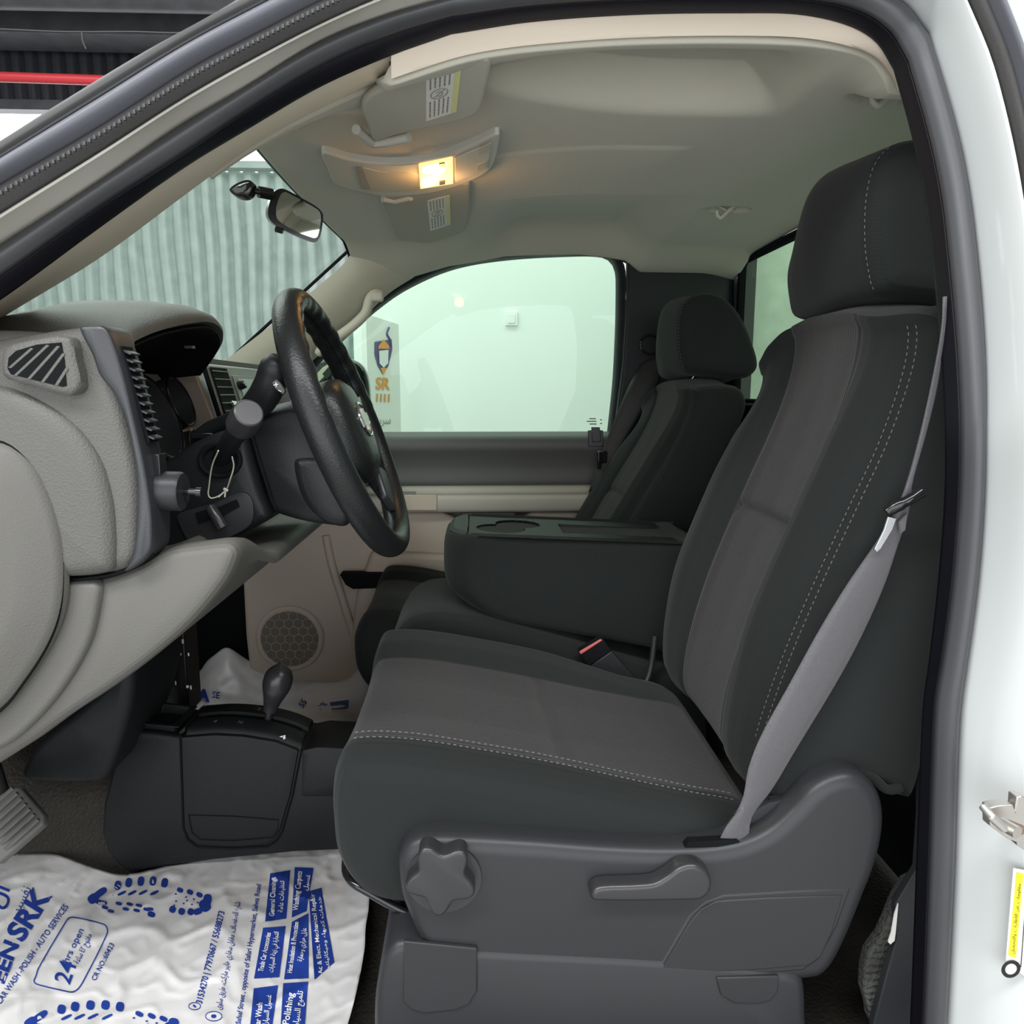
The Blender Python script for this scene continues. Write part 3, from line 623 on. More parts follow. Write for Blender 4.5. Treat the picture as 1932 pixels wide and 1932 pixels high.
obj('adjust_bar', tube(cr([P(668, 1585, 1.0), P(657, 1600, .93), P(652, 1640, .90), P(662, 1662, .88), P(690, 1680, .87), P(755, 1716, .86), P(790, 1730, .86)], 30), .0055, 12), 'gloss', ds, label='bent black steel adjusting bar')
obj('anchor_well', prism(PL([(1292, 1598), (1300, 1588), (1390, 1584), (1398, 1590), (1392, 1598)], YSH-.004), (0, .01, 0)), 'black', sh)
obj('inner_side_panel', prism(PL([(1380, 1592), (1400, 1545), (1450, 1515), (1520, 1500), (1560, 1462), (1560, 1600)], .832), (0, .006, 0)), 'bezel', ds)
obj('cover_hem', tube(cr([P(a, b, .842) for a, b in [(1452, 1512), (1500, 1500), (1560, 1458), (1600, 1452), (1640, 1462), (1675, 1490), (1700, 1484)]], 30), .006, 10), 'fabric', ds)
# passenger seat lower body
obj('seat_frame', box((.10, 1.98, ZF+.15), (.40, .40, .26)), 'black', ps)

# ---------------- centre seat: fixed cushion and the folded armrest console
cs = thing('centre_seat', (.2, 1.55, ZF), 'folded centre seat armrest with cup holders between the two seats', 'armrest')
A0 = 1.40; A1 = 1.665
ARM = prof([(838, 1110), (834, 1050), (838, 1022), (850, 1013), (900, 1016), (1000, 1022), (1270, 1030), (1330, 1034), (1330, 1240), (1215, 1222), (1050, 1192), (900, 1163), (860, 1142)], A0)
zt = P(1000, 1022, A0).z
x0_, x1_ = P(838, 1030, A0).x, P(1330, 1100, A0).x
def fa(v):
    t = abs(v.y-(A0+A1)/2)/((A1-A0)/2)
    k = max(0, t-.35)/.65
    v = V((v.x+.05*k*k*(1-sst(x0_, x0_+.16, v.x)), v.y, v.z)); return v
obj('armrest_body', pill(ARM, [(A0, .016), (A0+.001, .010), (A0+.005, .003), (A0+.013, 0), (A0+.06, 0), (A0+.13, 0), (A1-.06, 0), (A1-.013, 0), (A1-.005, .003), (A1, .010)], 130, fa, 3, smooth=True), 'fabric', cs, sm=60)
# console top: a plate with real cup-holder and tray wells
def topz(x): return lerp(P(850, 1013, A0).z, P(1270, 1030, A0).z, (x-x0_)/(P(1270, 1030, A0).x-x0_))+.004
cx1, cx2 = P(930, 1005, 1.5).x, P(1045, 1005, 1.5).x
def wells(x, y):
    d = 0; ym = (A0+A1)/2
    r1 = hypot(x-(x0_+.112), y-(ym-.030)); r2 = hypot(x-(x0_+.150), y-(ym+.030))
    d = max(d, .06*(1-sst(.046, .050, r1)), .06*(1-sst(.044, .048, r2)))
    tx = sst(x0_+.235, x0_+.245, x)*(1-sst(x1_-.01, x1_, x)); ty = sst(ym-.055, ym-.049, y)*(1-sst(ym+.045, ym+.051, y)); d = max(d, .022*tx*ty)
    e = min(x-x0_-.045, (y-A0-.018), (A1-.018-y)); 
    if e > 0: d = max(d, .0045)
    return d
def ctop(u, v):
    y = lerp(A0+.004, A1-.004, v); t = abs(2*v-1); k = max(0, t-.35)/.65
    x = lerp(x0_+.008+.05*k*k, x1_, u); return V((x, y, topz(x)+.003-wells(x, y)-.006*max(0, t-.9)*10*.6-.006*(1-sst(0, .02, u))))
obj('console_top', grid(ctop, 260, 120), 'console', cs, sm=50, mats=['console', 'black'], fmat=lambda c, n: 1 if c.z < topz(c.x)-.008 and c.x > x0_+.04 else 0)  # insides of the wells coloured black, their shade put into the colour
obj('hinge_arm', tube(cr([P(1205, 1300, 1.345), P(1218, 1290, 1.35), P(1228, 1260, 1.36), P(1236, 1200, 1.37)], 12), .006, 10), 'shield', cs)
CC = prof([(738, 1240), (742, 1195), (765, 1160), (800, 1143), (860, 1142), (1000, 1175), (1220, 1245), (1300, 1270), (1300, 1420), (740, 1420), (728, 1330)], 1.44)
obj('centre_cushion', pill(CC, [(1.375, .03), (1.382, .012), (1.395, .003), (1.42, 0), (1.5, 0), (1.6, 0), (1.67, .004), (1.69, .02)], 110, None, 3), 'fabric', cs, sm=60)

# ---------------- belts and buckle
def ribbon(L, Rr, Y, th=.0013, n=60):
    """left and right edges as (px,py,Y)"""
    a = cr([P(x, y, yy) for x, y, yy in L], n); b = cr([P(x, y, yy) for x, y, yy in Rr], n)
    rows = []
    for i, (p, q) in enumerate(zip(a, b)): rows.append([p.lerp(q, t)+V((0, -.004*sin(pi*t), 0)) for t in (0, .2, .4, .6, .8, 1)])
    return loft(rows)
sb = thing('seat_belt', P(1400, 1590, .82), 'grey webbing seat belt across the driver seat side to its anchor', 'seat belt', 'front seat belts')
obj('webbing', ribbon([(1779, 560, .80), (1776, 620, .80), (1758, 720, .805), (1735, 820, .81), (1712, 905, .81), (1690, 962, .81), (1655, 1020, .812), (1600, 1100, .812), (1545, 1190, .812), (1490, 1290, .812), (1435, 1390, .812), (1412, 1450, .812), (1400, 1510, .812), (1356, 1588, .82)],
    [(1784, 560, .81), (1781, 620, .81), (1769, 720, .815), (1745, 820, .815), (1721, 905, .815), (1715, 962, .815), (1696, 1020, .815), (1665, 1110, .815), (1617, 1215, .815), (1570, 1300, .815), (1500, 1415, .815), (1455, 1490, .818), (1418, 1540, .818), (1412, 1584, .824)], 0), 'belt', sb, solid=.0014, off=0, sm=60)
tg = obj('latch_tongue', join(tube(cr([P(1672, 966, .802), P(1690, 955, .80), P(1712, 945, .798), P(1738, 928, .80)], 14), [.006]*2+[.0075]*4+[.006]*6+[.0065]*2, 12)), 'gloss', sb, label='black and chrome latch tongue')
obj('latch_plate', prism([P(a, b, .802) for a, b in [(1676, 975), (1692, 978), (1684, 1000), (1662, 1036), (1655, 1042), (1650, 1036), (1668, 1000)]], (0, .0025, 0)), 'chrome', tg, bevel=.0006)
obj('belt_keeper', prism([P(a, b, .802) for a, b in [(1697, 985), (1712, 968), (1708, 1000), (1700, 1006)]], (0, .004, 0)), 'belt', sb)
obj('frayed_end', ribbon([(1356, 1588, .816), (1370, 1560, .814), (1400, 1520, .812)], [(1418, 1586, .82), (1412, 1565, .818), (1408, 1530, .815)], 0, n=12), 'belt', sb, solid=.001)
pb = thing('seat_belt', P(1240, 640, 2.27), 'dark seat belt hanging from its loop on the far door pillar', 'seat belt', 'front seat belts')
obj('webbing', ribbon([(1212, 680, 2.24), (1180, 740, 2.2), (1130, 868, 2.16), (1110, 930, 2.14)], [(1250, 665, 2.24), (1240, 720, 2.2), (1170, 850, 2.16), (1150, 900, 2.14)], 0, n=20), 'beltdk', pb, solid=.002)
obj('loop_cover', prism([P(a, b, 2.24) for a, b in [(1236, 590), (1248, 582), (1262, 586), (1268, 610), (1262, 650), (1246, 660), (1234, 640)]], (0, .04, 0)), 'black', pb, bevel=.008)
obj('guide_loop', tube([P(1228+20*cos(a), 650+18*sin(a), 2.225) for a in [2*pi*i/24 for i in range(24)]], .0035, 8, closed=True), 'gloss', pb)
obj('latch_tongue', join(box(P(1135, 862, 2.15), (.03, .02, .035)), box(P(1130, 868, 2.14), (.012, .02, .05))), 'gloss', pb, bevel=.004)
bk = thing('belt_buckle', P(1190, 1290, 1.36), 'black seat belt buckle with red release button beside the centre seat', 'buckle')
Yb = 1.335
obj('buckle_housing', prism([P(a, b, Yb) for a, b in [(1092, 1233), (1137, 1206), (1154, 1227), (1110, 1258)]], (0, .028, 0)), 'gloss', bk, bevel=.002)
obj('release_button', prism([P(a, b, Yb-.002) for a, b in [(1093, 1230), (1134, 1206), (1136, 1209), (1096, 1235)]], (0, .004, 0)), 'red', bk, bevel=.001)
obj('stalk', prism([P(a, b, Yb+.003) for a, b in [(1112, 1257), (1153, 1228), (1215, 1298), (1180, 1325)]], (0, .018, 0)), 'shield', bk, bevel=.003)
# ================================================================== FAR SIDE: passenger door, pillars
YD = 2.26
dr = thing('passenger_door', (.1, 2.3, ZF+.02), 'passenger door with grey armrest band, round speaker and its window', 'door')
# black window surround: loft along the arch, glass inside
arch = [(560, 700), (600, 655), (640, 620), (700, 572), (760, 533), (850, 497), (950, 480), (1080, 473), (1145, 474), (1172, 488), (1181, 520), (1174, 700), (1160, 822)]
arch_i = [(575, 712), (612, 668), (650, 634), (706, 584), (765, 543), (852, 505), (950, 487), (1080, 479), (1142, 481), (1160, 494), (1167, 522), (1162, 700), (1150, 822)]
n = 80
ao = cr([P(a, b, YD) for a, b in arch], n); ai = cr([P(a, b, YD+.02) for a, b in arch_i], n)
rows = [ao, [p.lerp(q, .5)+V((0, -.006, 0)) for p, q in zip(ao, ai)], ai, [p+V((0, .05, 0)) for p in ai], [p+V((0, .05, 0)) for p in ao]]; rows.append(rows[0])
obj('window_frame', loft(rows), 'rubblk', dr, sm=50)
gl = [p+V((0, .022, 0)) for p in ai] ; gl = gl[::2]
gpts = gl+[P(1150, 850, YD+.045), P(560, 850, YD+.045)]
obj('window_glass', prism(gpts, (0, .004, 0)), GS, dr)
obj('glass_marking', join(*[box(P(a, b, YD+.028), (w_, .0006, .0035)) for a, b, w_ in ((1118, 790, .02), (1116, 795, .03), (1119, 800, .022), (1134, 792, .006), (1134, 799, .006))]), 'inkgrey', dr)
obj('window_channel', tube(cr([P(1187, 500, YD-.01), P(1188, 560, YD-.01), P(1182, 700, YD-.012), P(1170, 815, YD-.015)], 20), .0035, 8), 'silvertrim', dr)
def hz(py, Y): return P(900, py, Y).z
def panel(px, Y, d=.05): return prism(PL(px, Y), (0, d, 0))
# upper dark band with a soft fold: cross-section swept along x
xa, xb = P(560, 850, YD).x, P(1260, 850, YD).x
def sweep(pts, x0, x1):
    """pts [(Y,z)] profile swept along X"""
    return loft([[V((x, y, z)) for y, z in pts] for x in [lerp(x0, x1, i/24) for i in range(25)]], True, True)
up = cr([V((y, z, 0)) for y, z in [(YD+.05, hz(818, 2.31)), (YD-.005, hz(819, YD)), (YD-.035, hz(826, YD-.035)), (YD-.045, hz(845, YD-.045)), (YD-.03, hz(862, YD-.03)), (YD-.018, hz(885, YD-.02)), (YD-.02, hz(915, YD-.02)), (YD+.05, hz(918, YD))]], 40, True)
obj('upper_panel', sweep([(v.x, v.y) for v in up], xa, xb), 'doordark', dr, sm=50)
ar = cr([V((y, z, 0)) for y, z in [(YD+.05, hz(918, YD)), (YD-.03, hz(918, YD-.03)), (YD-.05, hz(930, YD-.05)), (YD-.088, hz(934, YD-.088)), (YD-.095, hz(940, YD-.095)), (YD-.09, hz(963, YD-.09)), (YD-.08, hz(966, YD-.08)), (YD+.05, hz(966, YD))]], 60, True)
ab = obj('armrest', sweep([(v.x, v.y) for v in ar], xa, xb), 'arm', dr, sm=50)
obj('switch_panel', panel([(742, 933), (824, 934), (824, 963), (742, 963)], YD-.099, .02), 'tan', dr, bevel=.002)
obj('window_switch', panel([(757, 929), (784, 929), (784, 934), (757, 934)], YD-.09, .02), 'gloss', dr)
obj('lock_clip', join(panel([(1110, 812), (1138, 812), (1138, 843), (1110, 843)], YD-.05, .012), panel([(1116, 806), (1132, 806), (1134, 834), (1118, 834)], YD-.056, .01)), 'bezel', dr, bevel=.002)
LP_ = [(560, 966), (600, 966), (832, 966), (858, 978), (868, 995), (975, 995), (985, 978), (1005, 966), (1260, 966), (1260, 1180), (1100, 1250), (700, 1306), (520, 1304), (488, 1292), (470, 1262), (463, 1200), (458, 1100), (480, 1040), (540, 980)]
lp = obj('lower_panel', prism(PL(LP_, YD-.05), (0, .07, 0)), 'door', dr, bevel=.012, sm=50)
obj('pull_pocket', panel([(830, 960), (1008, 960), (990, 1000), (850, 1000)], YD-.01, .03), 'bezel', dr)
obj('pull_bar', panel([(868, 966), (975, 966), (968, 976), (872, 976)], YD-.07, .012), 'doordark', dr, bevel=.003)
# moulded crease and map pocket
obj('moulded_ridge', tube(cr([P(615, 1010, YD-.052), P(625, 1060, YD-.055), P(640, 1110, YD-.058), P(668, 1200, YD-.06)], 16), .012, 10), 'door', dr)
obj('map_pocket', prism(PL([(700, 1040), (860, 1050), (1100, 1080), (1100, 1230), (660, 1230), (672, 1120)], YD-.085), (0, .04, 0)), 'door', dr, bevel=.015)
obj('pocket_slot', panel([(640, 1084), (720, 1084), (720, 1110), (665, 1112), (652, 1104)], YD-.12, .05), 'black', dr, bevel=.004)
# speaker: dished ring with hexagon grille
sp = P(547, 1205, YD-.056)
s1 = obj('speaker_surround', lathe([(.103, .0), (.100, .006), (.092, .008), (.087, .003)], sp, (0, -1, 0), 48), 'door', dr, sm=60)
grm = mat('speaker_grille_cloth', (.17, .15, .12), .7, [('vor', 44, 1.0, .004, 1), ('noise', 500, .3, .0006)])
obj('grille', lathe([(.087, .0035), (.05, .0036), (.001, .0037)], sp, (0, -1, 0), 48), grm, s1)
hexs = []
for i in range(-6, 7):
    for j in range(-6, 7):
        cx, cz = (i+.5*(j % 2))*.028, j*.0243
        if hypot(cx, cz) < .076:
            c = sp+V((cx, -.0045, cz)); hexs.append(tube([c+V((.0158*sin(k*pi/3), 0, .0158*cos(k*pi/3))) for k in range(6)], .0007, 4, closed=True))
obj('hexagon_mesh', join(*hexs), 'tan', s1)
# exterior mirror beyond the glass
em = obj('side_mirror', pill([(-.13, -.16), (.10, -.17), (.135, -.12), (.14, .06), (.11, .14), (.02, .17), (-.10, .15), (-.14, .05)], [(0, .02), (.012, .004), (.05, 0), (.10, .02)], 60, lambda v: P(636, 752, 2.47)+V((v.x*.72, v.y, v.z*.78))), 'gloss', dr, sm=50)
obj('mirror_glass', prism([P(636, 752, 2.468)+V((.085*cos(a), 0, .115*sin(a))) for a in [2*pi*i/30 for i in range(30)]], (0, .003, 0)), 'mirror', em)
# far pillars
fp0 = [(672, 464), (648, 498), (600, 540), (540, 590), (480, 638), (430, 676), (380, 715)]
fp1 = [(783, 520), (735, 550), (692, 588), (645, 628), (600, 668), (560, 705), (520, 745)]
a_ = cr([P(a, b, 2.13) for a, b in fp0], 30); b_ = cr([P(a, b, 2.245) for a, b in fp1], 30)
rows = [[p.lerp(q, t)+V((.01*sin(pi*t), -.022*sin(pi*t), -.0)) for p, q in zip(a_, b_)] for t in (0, .15, .3, .5, .7, .85, 1)]+[[q+V((0, .05, 0)) for q in b_], [p+V((0, .1, .02)) for p in a_]]
rows.append(rows[0])
pt = obj('windscreen_pillar_trim', loft(rows), 'tanfar', label='far windscreen pillar trim in pale beige with moulded grab handle', cat='pillar trim', sm=60)
gh = [(722, 556, 2.19), (706, 555, 2.185), (697, 566, 2.18), (690, 590, 2.18), (668, 613, 2.18), (640, 634, 2.175), (615, 652, 2.17), (600, 668, 2.18)]
obj('grab_handle', join(tube(cr([P(*q) for q in gh], 30), [.011]+[.014]*28+[.011], 12)), 'tanfar', pt, sm=60)
obj('handle_cap', box(P(712, 560, 2.175), (.035, .02, .028)), 'tanfar', pt, bevel=.008)
bpil = obj('door_pillar_trim', prism(PL([(1184, 484), (1386, 494), (1386, 760), (1300, 900), (1140, 900), (1160, 815), (1176, 690), (1184, 560)], 2.235), (0, .03, 0)), 'column', label='dark plastic trim on the far door pillar beside the rear window', cat='pillar trim', bevel=.006)
obj('far_roof_rail', tube(cr([V((x, 2.265, z)) for x, z in ((-.19, EYE.z+.345), (-.08, EYE.z+.385), (.08, EYE.z+.41), (.3, EYE.z+.415), (.43, EYE.z+.40), (.50, EYE.z+.37), (.76, EYE.z+.37))], 40), .018, 10), 'rubblk', cab)
obj('far_body_side', join(box((.66, 2.36, 1.45), (.34, .05, 1.2)), box((.0, 2.42, 1.24), (1.8, .04, .66))), 'white', cab)

# ================================================================== DASHBOARD
da = thing('dashboard', (-.6, 1.5, 1.2), 'grey moulded dashboard with hooded gauges and air vents', 'dashboard')
Z0 = EYE.z
# top pad swept across the cab
tp = [(-.385, Z0+.052), (-.42, Z0+.064), (-.50, Z0+.066), (-.62, Z0+.060), (-.80, Z0+.040), (-1.0, Z0+.0), (-1.0, Z0-.2), (-.62, Z0-.2), (-.60, Z0-.02), (-.46, Z0-.01)]
def fend(v):
    k = 1-sst(.80, .86, v.y); c = sst(.862, .874, v.y)*(1-sst(1.372, 1.382, v.y))
    m = min(v.x, -.60) if v.y < 1.374 else min(v.x, -.53); return V((lerp(v.x, m, c if v.y < 1.374 else 1), v.y, v.z-.012*k*k))
obj('top_pad', pill([(-.44, Z0+.045), (-.46, Z0+.062), (-.53, Z0+.066), (-.66, Z0+.066), (-.86, Z0+.058), (-1.02, Z0+.02), (-1.02, Z0-.12), (-.6, Z0-.12), (-.46, Z0-.02)], [(.815, .012), (.82, .004), (.83, 0), (.86, 0), (.864, 0), (.87, 0), (.876, 0), (1.0, 0), (1.2, 0), (1.368, 0), (1.376, 0), (1.384, 0), (1.8, 0), (2.16, 0), (2.17, .01)], 90, fend, 2), 'dash', da, sm=60)
# near end panel
EP = [(-300, 700), (-120, 660), (0, 638), (60, 628), (150, 616), (196, 617), (206, 660), (232, 760), (250, 840), (262, 900), (264, 1000), (258, 1056), (232, 1078), (170, 1086), (60, 1094), (-300, 1094)]
obj('end_panel', pill(prof(EP, .80), [(.797, .016), (.7985, .010), (.803, .003), (.812, 0), (.86, 0)], 140), 'dash', da, sm=60, label='grained grey end panel')
# big round cap on the dash end (raised, with its groove)
CAPO = [(-300, 760), (-120, 722), (0, 728), (75, 758), (140, 805), (186, 868), (208, 940), (215, 1010), (214, 1060), (205, 1080), (130, 1090), (-300, 1092)]
obj('raised_field', pill(prof(CAPO, .79), [(.786, .020), (.7875, .012), (.791, .004), (.798, 0), (.81, 0)], 130), 'dash', da, sm=60)
CAPI = [(-260, 900), (-140, 826), (0, 834), (52, 872), (88, 936), (110, 1010), (117, 1085), (110, 1160), (86, 1222), (42, 1290), (0, 1340), (-120, 1420), (-260, 1430)]
cpn = obj('access_cover', pill(prof(CAPI, .78), [(.768, .045), (.769, .038), (.774, .026), (.780, .010), (.784, .002), (.795, 0)], 130), 'dashlow', da, sm=60)
obj('cover_gap', tube(PL([(a, b) for a, b in [(v.x, v.y) for v in cr([V((a, b, 0)) for a, b in CAPI], 80)]], .7865), .0022, 6), 'black', da)
# side demister vent
vf = [(4, 668), (12, 655), (30, 648), (70, 640), (118, 634), (133, 640), (142, 680), (150, 715), (148, 735), (132, 745), (110, 742), (60, 727), (12, 714), (3, 700)]
vt = obj('side_vent', pill(prof(vf, .78), [(.779, .006), (.7795, .003), (.782, 0), (.80, 0)], 70), 'dash', da, sm=50)
vi = [(16, 675), (30, 662), (70, 650), (116, 646), (122, 680), (126, 728), (118, 730), (60, 716), (20, 706), (14, 695)]
obj('vent_opening', prism(PL(vi, .7785), (0, .003, 0)), 'black', vt)
for (a, b) in (((14, 694), (60, 656)), ((24, 709), (90, 650)), ((50, 715), (110, 652)), ((76, 721), (120, 666)), ((102, 727), (126, 694))):
    obj('louvre', prism([P(a[0], a[1], .7778), P(a[0]+7, a[1]+1, .7778), P(b[0]+3, b[1]+2, .7778), P(b[0]-3, b[1], .7778)], (0, .003, 0)), 'dash', vt, bevel=.0006)
# dark bezel strip with the driver vent
BZ = [(152, 618), (170, 614), (198, 616), (214, 640), (234, 700), (256, 790), (276, 880), (288, 960), (290, 1010), (286, 1040), (262, 1066), (236, 1078), (250, 1052), (258, 1000), (259, 900), (250, 840), (238, 790), (218, 745), (190, 708), (176, 670)]
bz = obj('instrument_bezel', pill(prof(BZ, .795), [(.7905, .0035), (.792, .001), (.797, 0), (.82, 0), (.838, 0)], 150, None, 3, smooth=True), 'bezel', da, sm=50)
bl_ = [(213, 658), (222, 664), (240, 706), (262, 780), (277, 838), (277, 850), (262, 850), (252, 812), (232, 730), (216, 680)]
dv = obj('driver_vent', prism([P(a, b, .797)+V((.003, .007, 0)) for a, b in [(213, 652), (228, 700), (246, 762), (266, 836)]]+[P(a, b, .797)+V((.003, .030, 0)) for a, b in [(266, 836), (246, 762), (228, 700), (213, 652)]], (.003, 0, 0)), 'black', bz)
for i in range(11):
    t = i/10; a = V((lerp(218, 263, t), lerp(664, 826, t), 0)); p = P(a.x, a.y, .797)+V((.008, .0185, 0))
    obj('louvre', box(p, (.008, .022, .0018), Matrix.Rotation(R(25), 3, 'Y')), 'bezel', dv)
obj('dimmer_switch', box(P(277, 880, .80)+V((.004, .02, 0)), (.010, .018, .024)), 'gloss', bz, bevel=.001)
# headlamp knob
kn = P(287, 932, .797)+V((0, .027, 0))
kb = obj('headlamp_knob', lathe([(.0215, -.006), (.0217, .019), (.020, .022), (.0, .022)], kn, (1, 0, -.05), 36), 'shield', da, sm=40, label='dark grey round headlamp knob')
obj('knob_pin', lathe([(.0035, .018), (.0035, .036), (.0055, .0365), (.0055, .042), (.0, .042)], kn+V((0, .0, 0)), (1, 0, -.05), 16), 'gloss', kb)
# gauge hood
lip = [(226, 664, .89), (262, 640, .95), (310, 621, 1.02), (360, 610, 1.10), (398, 608, 1.18), (418, 622, 1.25), (420, 644, 1.29), (405, 672, 1.315), (385, 700, 1.33)]
L0 = cr([P(*q) for q in lip], 70)
def off(a, k): return [p+V(a(i/69)) for i, p in enumerate(k)]
hf = lambda t: sin(pi*min(max(t, 0), 1))
rows = [off(lambda t: (-.012, 0, -.004), L0), L0, off(lambda t: (.0, -.003*(1-2*t), .005), L0), off(lambda t: (-.006, -.006*(1-2*t), .013), L0), off(lambda t: (-.03, -.014*(1-2*t), .024*(.4+.6*hf(t))), L0),
        off(lambda t: (-.08, -.02*(1-2*t), .030*hf(t)-.015*(1-sst(0, .15, t))), L0), off(lambda t: (-.15, -.025*(1-2*t), .03*hf(t)-.03*(1-sst(0, .2, t))), L0), off(lambda t: (-.24, -.03*(1-2*t), -.005+.015*hf(t)-.05*(1-sst(0, .2, t))), L0), off(lambda t: (-.34, -.03*(1-2*t), -.06), L0)]
hd = obj('gauge_hood', loft(rows), 'dash', da, sm=60, label='curved grey gauge hood')
ri = [off(lambda t: (-.006, 0, -.006), L0), off(lambda t: (-.05, .004*(1-2*t), -.010), L0), off(lambda t: (-.12, .008*(1-2*t), -.02-.03*hf(t)), L0), off(lambda t: (-.16, .01*(1-2*t), -.10*hf(t)-.02), L0)]
obj('hood_lining', loft(ri), 'black', hd, solid=.003)
obj('hood_clip', box(P(358, 655, 1.15), (.012, .01, .004)), 'rub', hd)
# gauge panel with tunnels
gp = [P(250, 690, .90), P(262, 735, .90), P(270, 900, .90), P(430, 860, 1.36), P(415, 760, 1.36), P(388, 695, 1.36)]
bxp = P(385, 700, 1.36)
obj('gauge_panel', prism([V((-.545, .88, Z0+.03)), V((-.475, .88, Z0-.14)), V((-.475, 1.37, Z0-.14)), V((-.545, 1.37, Z0+.03))], (-.02, 0, -.006)), 'taupe', da)
ax = V((.95, 0, .32)).normalized()
for (c, r, ln) in ((V((-.515, .965, Z0-.050)), .060, .050), (V((-.512, 1.125, Z0-.052)), .066, .045), (V((-.522, 1.28, Z0-.025)), .044, .028), (V((-.495, 1.275, Z0-.105)), .036, .028)):
    gg = obj('gauge_tunnel', lathe([(r*1.0, -.02), (r*1.0, ln*.6), (r*.98, ln), (r*.90, ln+.001), (r*.86, -.01), (.001, -.012)], c, ax, 40), 'bezel', da, sm=50)
    obj('chrome_ring', lathe([(r*.99, ln-.001), (r*1.01, ln+.002), (r*.96, ln+.003), (r*.95, ln)], c, ax, 40, False), 'gloss', gg)
obj('taupe_side_cheek', prism([V((-.56, 1.368, Z0+.03)), V((-.500, 1.368, Z0+.03)), V((-.448, 1.368, Z0-.13)), V((-.54, 1.368, Z0-.16))], (0, .014, 0)), 'taupe', da, bevel=.002)
# centre stack
A_ = P(392, 686, 1.42); B_ = P(432, 812, 1.42); C_ = P(420, 1000, 1.42)
stk = prism([A_+V((0, -.03, 0)), B_+V((0, -.03, 0)), C_+V((.05, -.03, 0)), C_+V((-.2, -.03, 0)), A_+V((-.2, -.03, .0))], (0, .42, 0))
cst = obj('centre_stack', stk, 'silver', da, bevel=.006)
def onf(u, v, o=.0):
    """point on the stack's rear face: u down 0..1, v across metres from Y 1.39"""
    nrm = V((.92, 0, .38)); return A_.lerp(B_, u)+V((0, v-.03, 0))+nrm*o
obj('stack_edge', tube([onf(u, .0, .001) for u in (0, .25, .5, .75, 1)], .0045, 8), 'black', cst)
cv = obj('centre_vent', prism([onf(.06, .028, .001), onf(.92, .028, .001), onf(.92, .118, .001), onf(.06, .118, .001)], V((.92, 0, .38))*.003), 'black', cst, bevel=.001)
for i in range(7):
    t = .12+.12*i; obj('louvre', box(onf(t, .072, .005), (.003, .084, .0018)), 'silver', cv)
obj('vent_tab', box(onf(.62, .075, .009), (.008, .018, .008)), 'chrome', cv, bevel=.001)
rd = obj('radio', prism([onf(.16, .145, .001), onf(.72, .145, .001), onf(.72, .36, .001), onf(.16, .36, .001)], V((.92, 0, .38))*.003), 'silver', cst, bevel=.002)
obj('radio_screen', prism([onf(.22, .165, .004), onf(.66, .165, .004), onf(.66, .34, .004), onf(.22, .34, .004)], V((.92, 0, .38))*.0015), 'screen', rd)
obj('radio_knob', lathe([(.009, 0), (.009, .012), (.007, .014)], onf(.34, .156, .005), (.92, 0, .38), 20), 'gloss', rd)
for i in range(5): obj('radio_button', box(onf(.80, .16+.04*i, .005), (.004, .034, .010)), 'gloss', rd, bevel=.001)
obj('passenger_pad', pill([(-.47, Z0+.025), (-.50, Z0+.048), (-.56, Z0+.056), (-.7, Z0+.05), (-.7, Z0-.20), (-.40, Z0-.20), (-.40, Z0-.10)], [(1.80, .004), (1.81, 0), (2.15, 0), (2.17, .01)], 70), 'dash', da, sm=60)
# lower dash: knee profile swept to the far side
KN = [(-300, 1096), (0, 1096), (110, 1093), (200, 1088), (262, 1066), (320, 1036), (380, 1026), (436, 1022), (452, 1036), (448, 1062), (425, 1104), (370, 1170), (300, 1232), (220, 1292), (140, 1345), (60, 1402), (-60, 1470), (-300, 1540)]
def fk(v):
    # knee notch under the column and the pocket lip
    k = .55*sst(.835, .98, v.y)
    front = sst(P(262, 1040, .82).x, P(330, 1040, .82).x, v.x)
    sink = sst(1.30, 1.42, v.y)*(1-sst(1.72, 1.84, v.y))
    top = sst(P(300, 1100, .82).z, P(300, 1050, .82).z, v.z)
    return V((v.x-.02*sink*front, v.y, v.z-.075*k*front*top))
obj('lower_dash', pill(prof(KN, .82), [(.809, .010), (.811, .006), (.816, .002), (.825, 0), (.9, 0), (1.0, 0), (1.1, 0), (1.3, 0), (1.5, 0), (1.7, 0), (1.9, 0), (2.17, 0)], 170, fk, 6), 'dashlow', da, sm=60, label='smooth grey knee panel')
obj('panel_seam', tube(cr([P(a, b, .8045) for a, b in [(-200, 1097), (0, 1096), (110, 1094), (150, 1093), (215, 1083), (262, 1064), (290, 1046)]], 30), .002, 6), 'black', da)
obj('lower_corner_panel', pill(prof([(-200, 1100), (0, 1100), (120, 1098), (176, 1098), (188, 1106), (186, 1140), (168, 1215), (120, 1300), (60, 1370), (0, 1415), (-200, 1480)], .80), [(.799, .008), (.800, .004), (.803, .001), (.812, 0)], 100), 'dashlow', da, sm=60)
